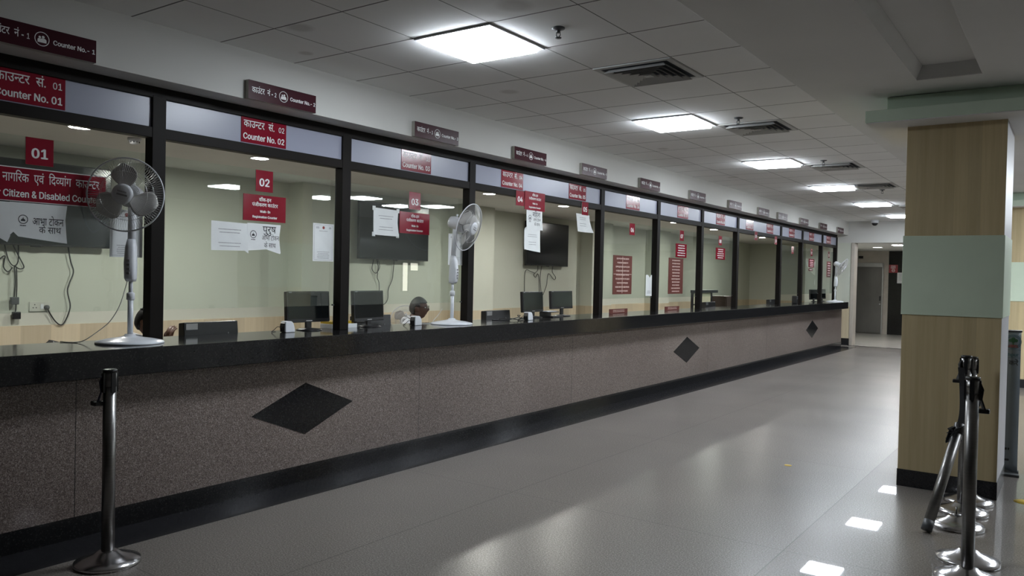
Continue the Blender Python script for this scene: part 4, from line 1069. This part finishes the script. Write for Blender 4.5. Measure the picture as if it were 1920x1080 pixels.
    for k in 'lr':
        TP[k+'hip'] = (P[k+'hip'][0], .104); TP[k+'kn'] = (P[k+'kn'][0], .078); a = Vector(P[k+'an'][0]); TP[k+'an'] = (a, .062); TE += [('pel', k+'hip'), (k+'hip', k+'kn'), (k+'kn', k+'an')]
    obj('trousers', skin_mesh([(TP, TE, 'pel')], 2), 'trouser', t)
    for k in 'lr':
        x = P[k+'toe'][0][0]; obj('shoe', MB().sphere((x, .40, .04), (.047, .135, .042), 16, 10), 'black_plastic', t)
    if glasses:
        g = MB()
        for sx in (-1, 1):
            pts = [Vector((sx*.032+.024*math.copysign(abs(math.cos(a))**.7, math.cos(a)), .103, .012+.016*math.copysign(abs(math.sin(a))**.7, math.sin(a)))) for a in [2*PI*j/20 for j in range(20)]]
            g.tube(pts, .0022, 6, closed=True); g.tube([(sx*.056, .103, .018), (sx*.079, .08, .018), (sx*.081, -.005, .016)], .0022, 6)
        g.tube([(-.009, .103, .015), (0, .106, .019), (.009, .103, .015)], .0022, 6)
        gl = obj('spectacles', g.xf(hm), 'black_plastic', t)
        ln = MB()
        for sx in (-1, 1): ln.add([hm @ Vector((sx*.032+.023*math.cos(a), .103, .012+.0155*math.sin(a))) for a in [2*PI*j/16 for j in range(16)]], [tuple(range(16))])
        le = obj('lens', ln, 'glass', gl); sd = le.modifiers.new('thick', 'SOLIDIFY'); sd.thickness = .0015
    return t
person((-6.0, 3.46, 0), (.35, .93), 'person with short black hair and white shirt seated behind the first post, hand raised', 1.10, 'skin', 'hair',
       (((-.25, .12, .80), (-.12, .33, .90), (.5, .3, .6), (.6, -.2, -.6), (.2, -1, .2)), ((.25, .10, .75), (.083, .14, .94), (-.1, .25, 1), (-.7, -.6, .1), (-.5, .8, -.1))), turn=-.65, nod=-.08)
person((-5.97, 6.60, 0), (.88, .47), 'person with glasses, greying hair and white shirt seated behind the third window', 1.145, 'skin2', 'hair_grey',
       (((-.26, .05, .70), (-.16, .32, .79), (.2, 1, -.05), (1, 0, .2), (0, 0, -1)), ((.26, .05, .70), (.16, .32, .79), (-.2, 1, -.05), (-1, 0, .2), (0, 0, -1))), glasses=True, nod=.03)

# ================================================================== QUEUE STANCHIONS
def pole_parts(t, h, belt, z0=.05, belt_side=(-1, 0), hang=.15):
    obj('pole', MB().cyl((0, 0, z0), (0, 0, h-.085), .0315, n=28), 'steel', t)
    hd = obj('head', MB().cyl((0, 0, h-.085), (0, 0, h-.012), .0325, n=28).lathe([(.0345, h-.014), (.0345, h-.002), (.03, h), (0, h)], 28), 'steel', t)
    obj('cap', MB().lathe([(.0348, h-.012), (.0348, h), (.03, h+.003), (0, h+.003)], 28), 'black_plastic', hd)
    sl = MB()
    for a in (0, PI/2, PI, 1.5*PI): sl.cbox((.033*math.cos(a), .033*math.sin(a), h-.065), (.012 if abs(math.cos(a)) > .5 else .022, .022 if abs(math.cos(a)) > .5 else .012, .10))
    obj('belt_slot', sl, 'black_plastic', hd)
def steel_base(t, r=.16):
    obj('base', MB().lathe([(r, 0), (r, .014), (r*.985, .02), (r*.72, .032), (r*.42, .052), (.05, .066), (.036, .072), (0, .072)], 44), 'steel_base', t)
def belt_clip(t, h, side, mat, drop=.13):
    x, y = side; o = Vector((x, y, 0))
    b = MB(); p = Vector((.036*x, .036*y, h-.03)); n = Vector((-y, x, 0)); 
    pts = [(p, .02), (p+o*.012+Vector((0, 0, -.03)), .022), (p+o*.006+Vector((0, 0, -.08)), .02), (p+o*.02+Vector((0, 0, -drop)), .035)]
    vs = []; fs = []
    for q, wd in pts: vs += [q+n*wd, q-n*wd]
    for i in range(3): fs.append((2*i, 2*i+1, 2*i+3, 2*i+2))
    ob = obj('belt', b.add(vs, fs), mat, t); sd = ob.modifiers.new('thick', 'SOLIDIFY'); sd.thickness = .006
    obj('belt_buckle', MB().cbox(p+o*.02+Vector((0, 0, -drop-.012)), (.05, .05, .022)), 'black_plastic', t, .004)
def stanchion(loc, h, label, belt='black_belt', side=None, pole=True):
    t = thing('queue_stanchion', label, 'stanchion', loc, 0, 'steel queue stanchions')
    steel_base(t)
    if pole: pole_parts(t, h, belt)
    if side: belt_clip(t, h, side, belt)
    return t
stanchion((-4.107+.05, 2.145, 0), 1.005, 'lone steel stanchion with dark blue belt standing before the counter at the left', 'belt', (-.57, -.82))
stanchion((-.43, 4.76, 0), 1.06, 'nearest tall steel stanchion of the cluster before the column', side=(.95, .3))
stanchion((-.459, 5.085, 0), .985, 'second steel stanchion of the cluster, directly behind the nearest one')
t = thing('stanchion_base', 'steel stanchion base without a pole, only a bolt standing up', 'stanchion base', (-.59, 5.77, 0))
steel_base(t, .16); obj('bolt', MB().cyl((0, 0, .07), (0, 0, .125), .006, n=10).lathe([(.03, .072), (.028, .08), (0, .08)], 16), 'steel', t)
stanchion((-.598, 6.155, 0), 1.06, 'steel stanchion behind the bare base, in front of the column', side=(-.9, -.3))
stanchion((-.592, 6.48, 0), 1.03, 'rearmost steel stanchion of the cluster, closest to the column')
# the loose pole leaning on the others
a, b = Vector((-.722, 5.50, .02)), Vector((-.598, 5.86, .62)); dirv = (b-a).normalized(); L = .66
t = thing('loose_stanchion_pole', 'loose steel stanchion pole leaning against the standing ones with a black belt bundle', 'stanchion', a)
obj('pole', MB().cyl((0, 0, 0), dirv*L, .0315, n=28), 'steel', t)
obj('lower_ferrule', MB().cyl(dirv*-.004, dirv*.06, .032, n=28), 'grey_plastic', t)
hd = obj('head', MB().cyl(dirv*L, dirv*(L+.07), .033, n=24), 'black_plastic', t)
bm_ = MB(); rnd = random.Random(3); s0 = dirv*(L-.01)
for k in range(7):
    q = [s0+Vector((rnd.uniform(-.05, .03), rnd.uniform(-.03, .02), rnd.uniform(-.05, .06))) for _ in range(4)]
    vs = []; fs = []
    for i, c in enumerate(smooth_path(q, 5)): vs += [c+Vector((.012, .018, .006)), c-Vector((.012, .018, .006))]
    for i in range(len(vs)//2-1): fs.append((2*i, 2*i+1, 2*i+3, 2*i+2))
    bm_.add(vs, fs)
ob = obj('belt_bundle', bm_, 'black_belt', t); sd = ob.modifiers.new('thick', 'SOLIDIFY'); sd.thickness = .004
st = MB(); vs = []; fs = []
for i, c in enumerate(smooth_path([s0, s0+Vector((.02, .08, .13)), s0+Vector((.005, .19, .30)), s0+Vector((-.01, .22, .42))], 6)): vs += [c+Vector((.018, 0, 0)), c-Vector((.018, 0, 0))]
for i in range(len(vs)//2-1): fs.append((2*i, 2*i+1, 2*i+3, 2*i+2))
ob = obj('belt', st.add(vs, fs), 'black_belt', t); sd = ob.modifiers.new('thick', 'SOLIDIFY'); sd.thickness = .004

# ================================================================== BANNER, FLOOR MARK, FAR SIGNS
t = thing('banner_stand', 'blue-grey standing banner with round tree emblem, half hidden behind the column', 'banner', (-.66, 7.62, 0), .1)
bn = MB(); vs = []; fs = []; n = 20
for i in range(n+1):
    z = .03+1.14*i/n
    for j in range(9):
        x = -.30+.60*j/8; y = -.006*math.sin(j*.9)-(.03*max(0, .2-z)/.2*math.sin(j*1.7+1)) ; vs.append((x, y, z))
for i in range(n):
    for j in range(8): fs.append((i*9+j, i*9+j+1, (i+1)*9+j+1, (i+1)*9+j))
o = obj('banner_sheet', bn.add(vs, fs, True), 'banner', t); sd = o.modifiers.new('thick', 'SOLIDIFY'); sd.thickness = .002
obj('foot', MB().box((-.31, -.10, 0), (.31, .10, .02)).cyl((-.31, 0, .025), (.31, 0, .025), .018), 'grey_plastic', t)
obj('top_bar', MB().cyl((-.305, 0, 1.172), (.305, 0, 1.172), .009), 'black_plastic', t)
obj('back_pole', MB().cyl((0, .04, .02), (0, .015, 1.17), .008), 'silver', t)
def front(mb, lst):
    """turn +x-facing lettering into -y-facing"""
    mb.v = [Vector((v.y, -.012-v.x, v.z)) for v in mb.v]; return mb
mb = MB(); cx, cz = .245, 1.085
ring(mb, cx, cz, .048, .004, 0); ring(mb, cx, cz, .058, .004, 0); put_text(mb, 'Jodhpur', .285, .985, .05, .2, 0, .015, 'r'); mb.box((-.0002, -.3, .955), (0, .3, .957)); mb.box((-.0002, -.3, 1.02), (0, .3, 1.022))
obj('banner_print', front(mb, 0), 'bannerink', t)
mb = MB(); put_text(mb, 'केर करें', .285, .915, .055, .2, 0, .015, 'r'); rows(mb, .1, .27, [.21, .12], .02, 0, 4); obj('banner_lettering', front(mb, 0), 'ink', t)
mb = MB()
for dy, dz_, r in ((0, .022, .015), (-.02, .01, .013), (.02, .01, .013), (0, .004, .014)): disc(mb, cx+dy, cz+dz_, r, .0004)
mb.box((-.0002, cx-.004, cz-.025), (.0004, cx+.004, cz)); obj('emblem_tree', front(mb, 0), 'emblem_green', t)
mb = MB(); mb.box((-.0002, cx-.03, cz-.033), (.0004, cx+.03, cz-.026)); mb.box((-.0002, cx-.035, cz-.044), (.0004, cx+.035, cz-.038)); obj('emblem_base', front(mb, 0), 'emblem_red', t)
o = obj('floor_sticker', MB().lathe([(.0, .0005), (.075, .0005), (.075, .0015), (0, .0015)], 28), 'yellow'); o.location = (-.26, 6.74, 0); tag(o, 'round yellow sticker on the floor right of the column', 'sticker')
o = obj('floor_sticker', MB().lathe([(.0, .0005), (.03, .0005), (.03, .0015), (0, .0015)], 20), 'yellow'); o.location = (-1.93, 6.75, 0); tag(o, 'tiny yellow scrap on the polished floor before the column', 'sticker')
# corridor end: exit sign, notice, small display
def front_sign(name, x, z, wd, ht, mat, label, y=25.975, cat='sign'):
    o = obj(name, MB().box((-wd/2, -.012, -ht/2), (wd/2, 0, ht/2)), mat); o.location = (x, y, z); tag(o, label, cat); return o
o = front_sign('lift_sign', -4.50, 1.97, .24, .24, 'red', 'small maroon sign on the black stone beside the metal door')
mb = MB(); ring(mb, .0, -.05, .045, .012, .0126); mb.box((.0124, -.03, -.055), (.0126, .03, -.045)); rows(mb, -.1, .09, [.085, .05, .02], .018, .0126, 8); mb.v = [Vector((v.y, -v.x, v.z)) for v in mb.v]; obj('lettering', mb, 'letter', o)
o = front_sign('notice', -4.29, 1.70, .20, .32, 'paper', 'white notice on the black stone wall beside the column', cat='paper')
mb = MB(); rows(mb, -.08, .08, [.1, .06, .02, -.02, -.06], .012, .0126, 9); mb.v = [Vector((v.y, -v.x, v.z)) for v in mb.v]; obj('print', mb, 'greyink', o)
o = front_sign('door_display', -5.42, 2.31, .13, .08, 'black_plastic', 'small black display on the wall above the metal door', 25.995, 'display')
obj('screen', MB().box((-.05, -.0125, -.025), (.05, -.012, .025)), 'screen', o)
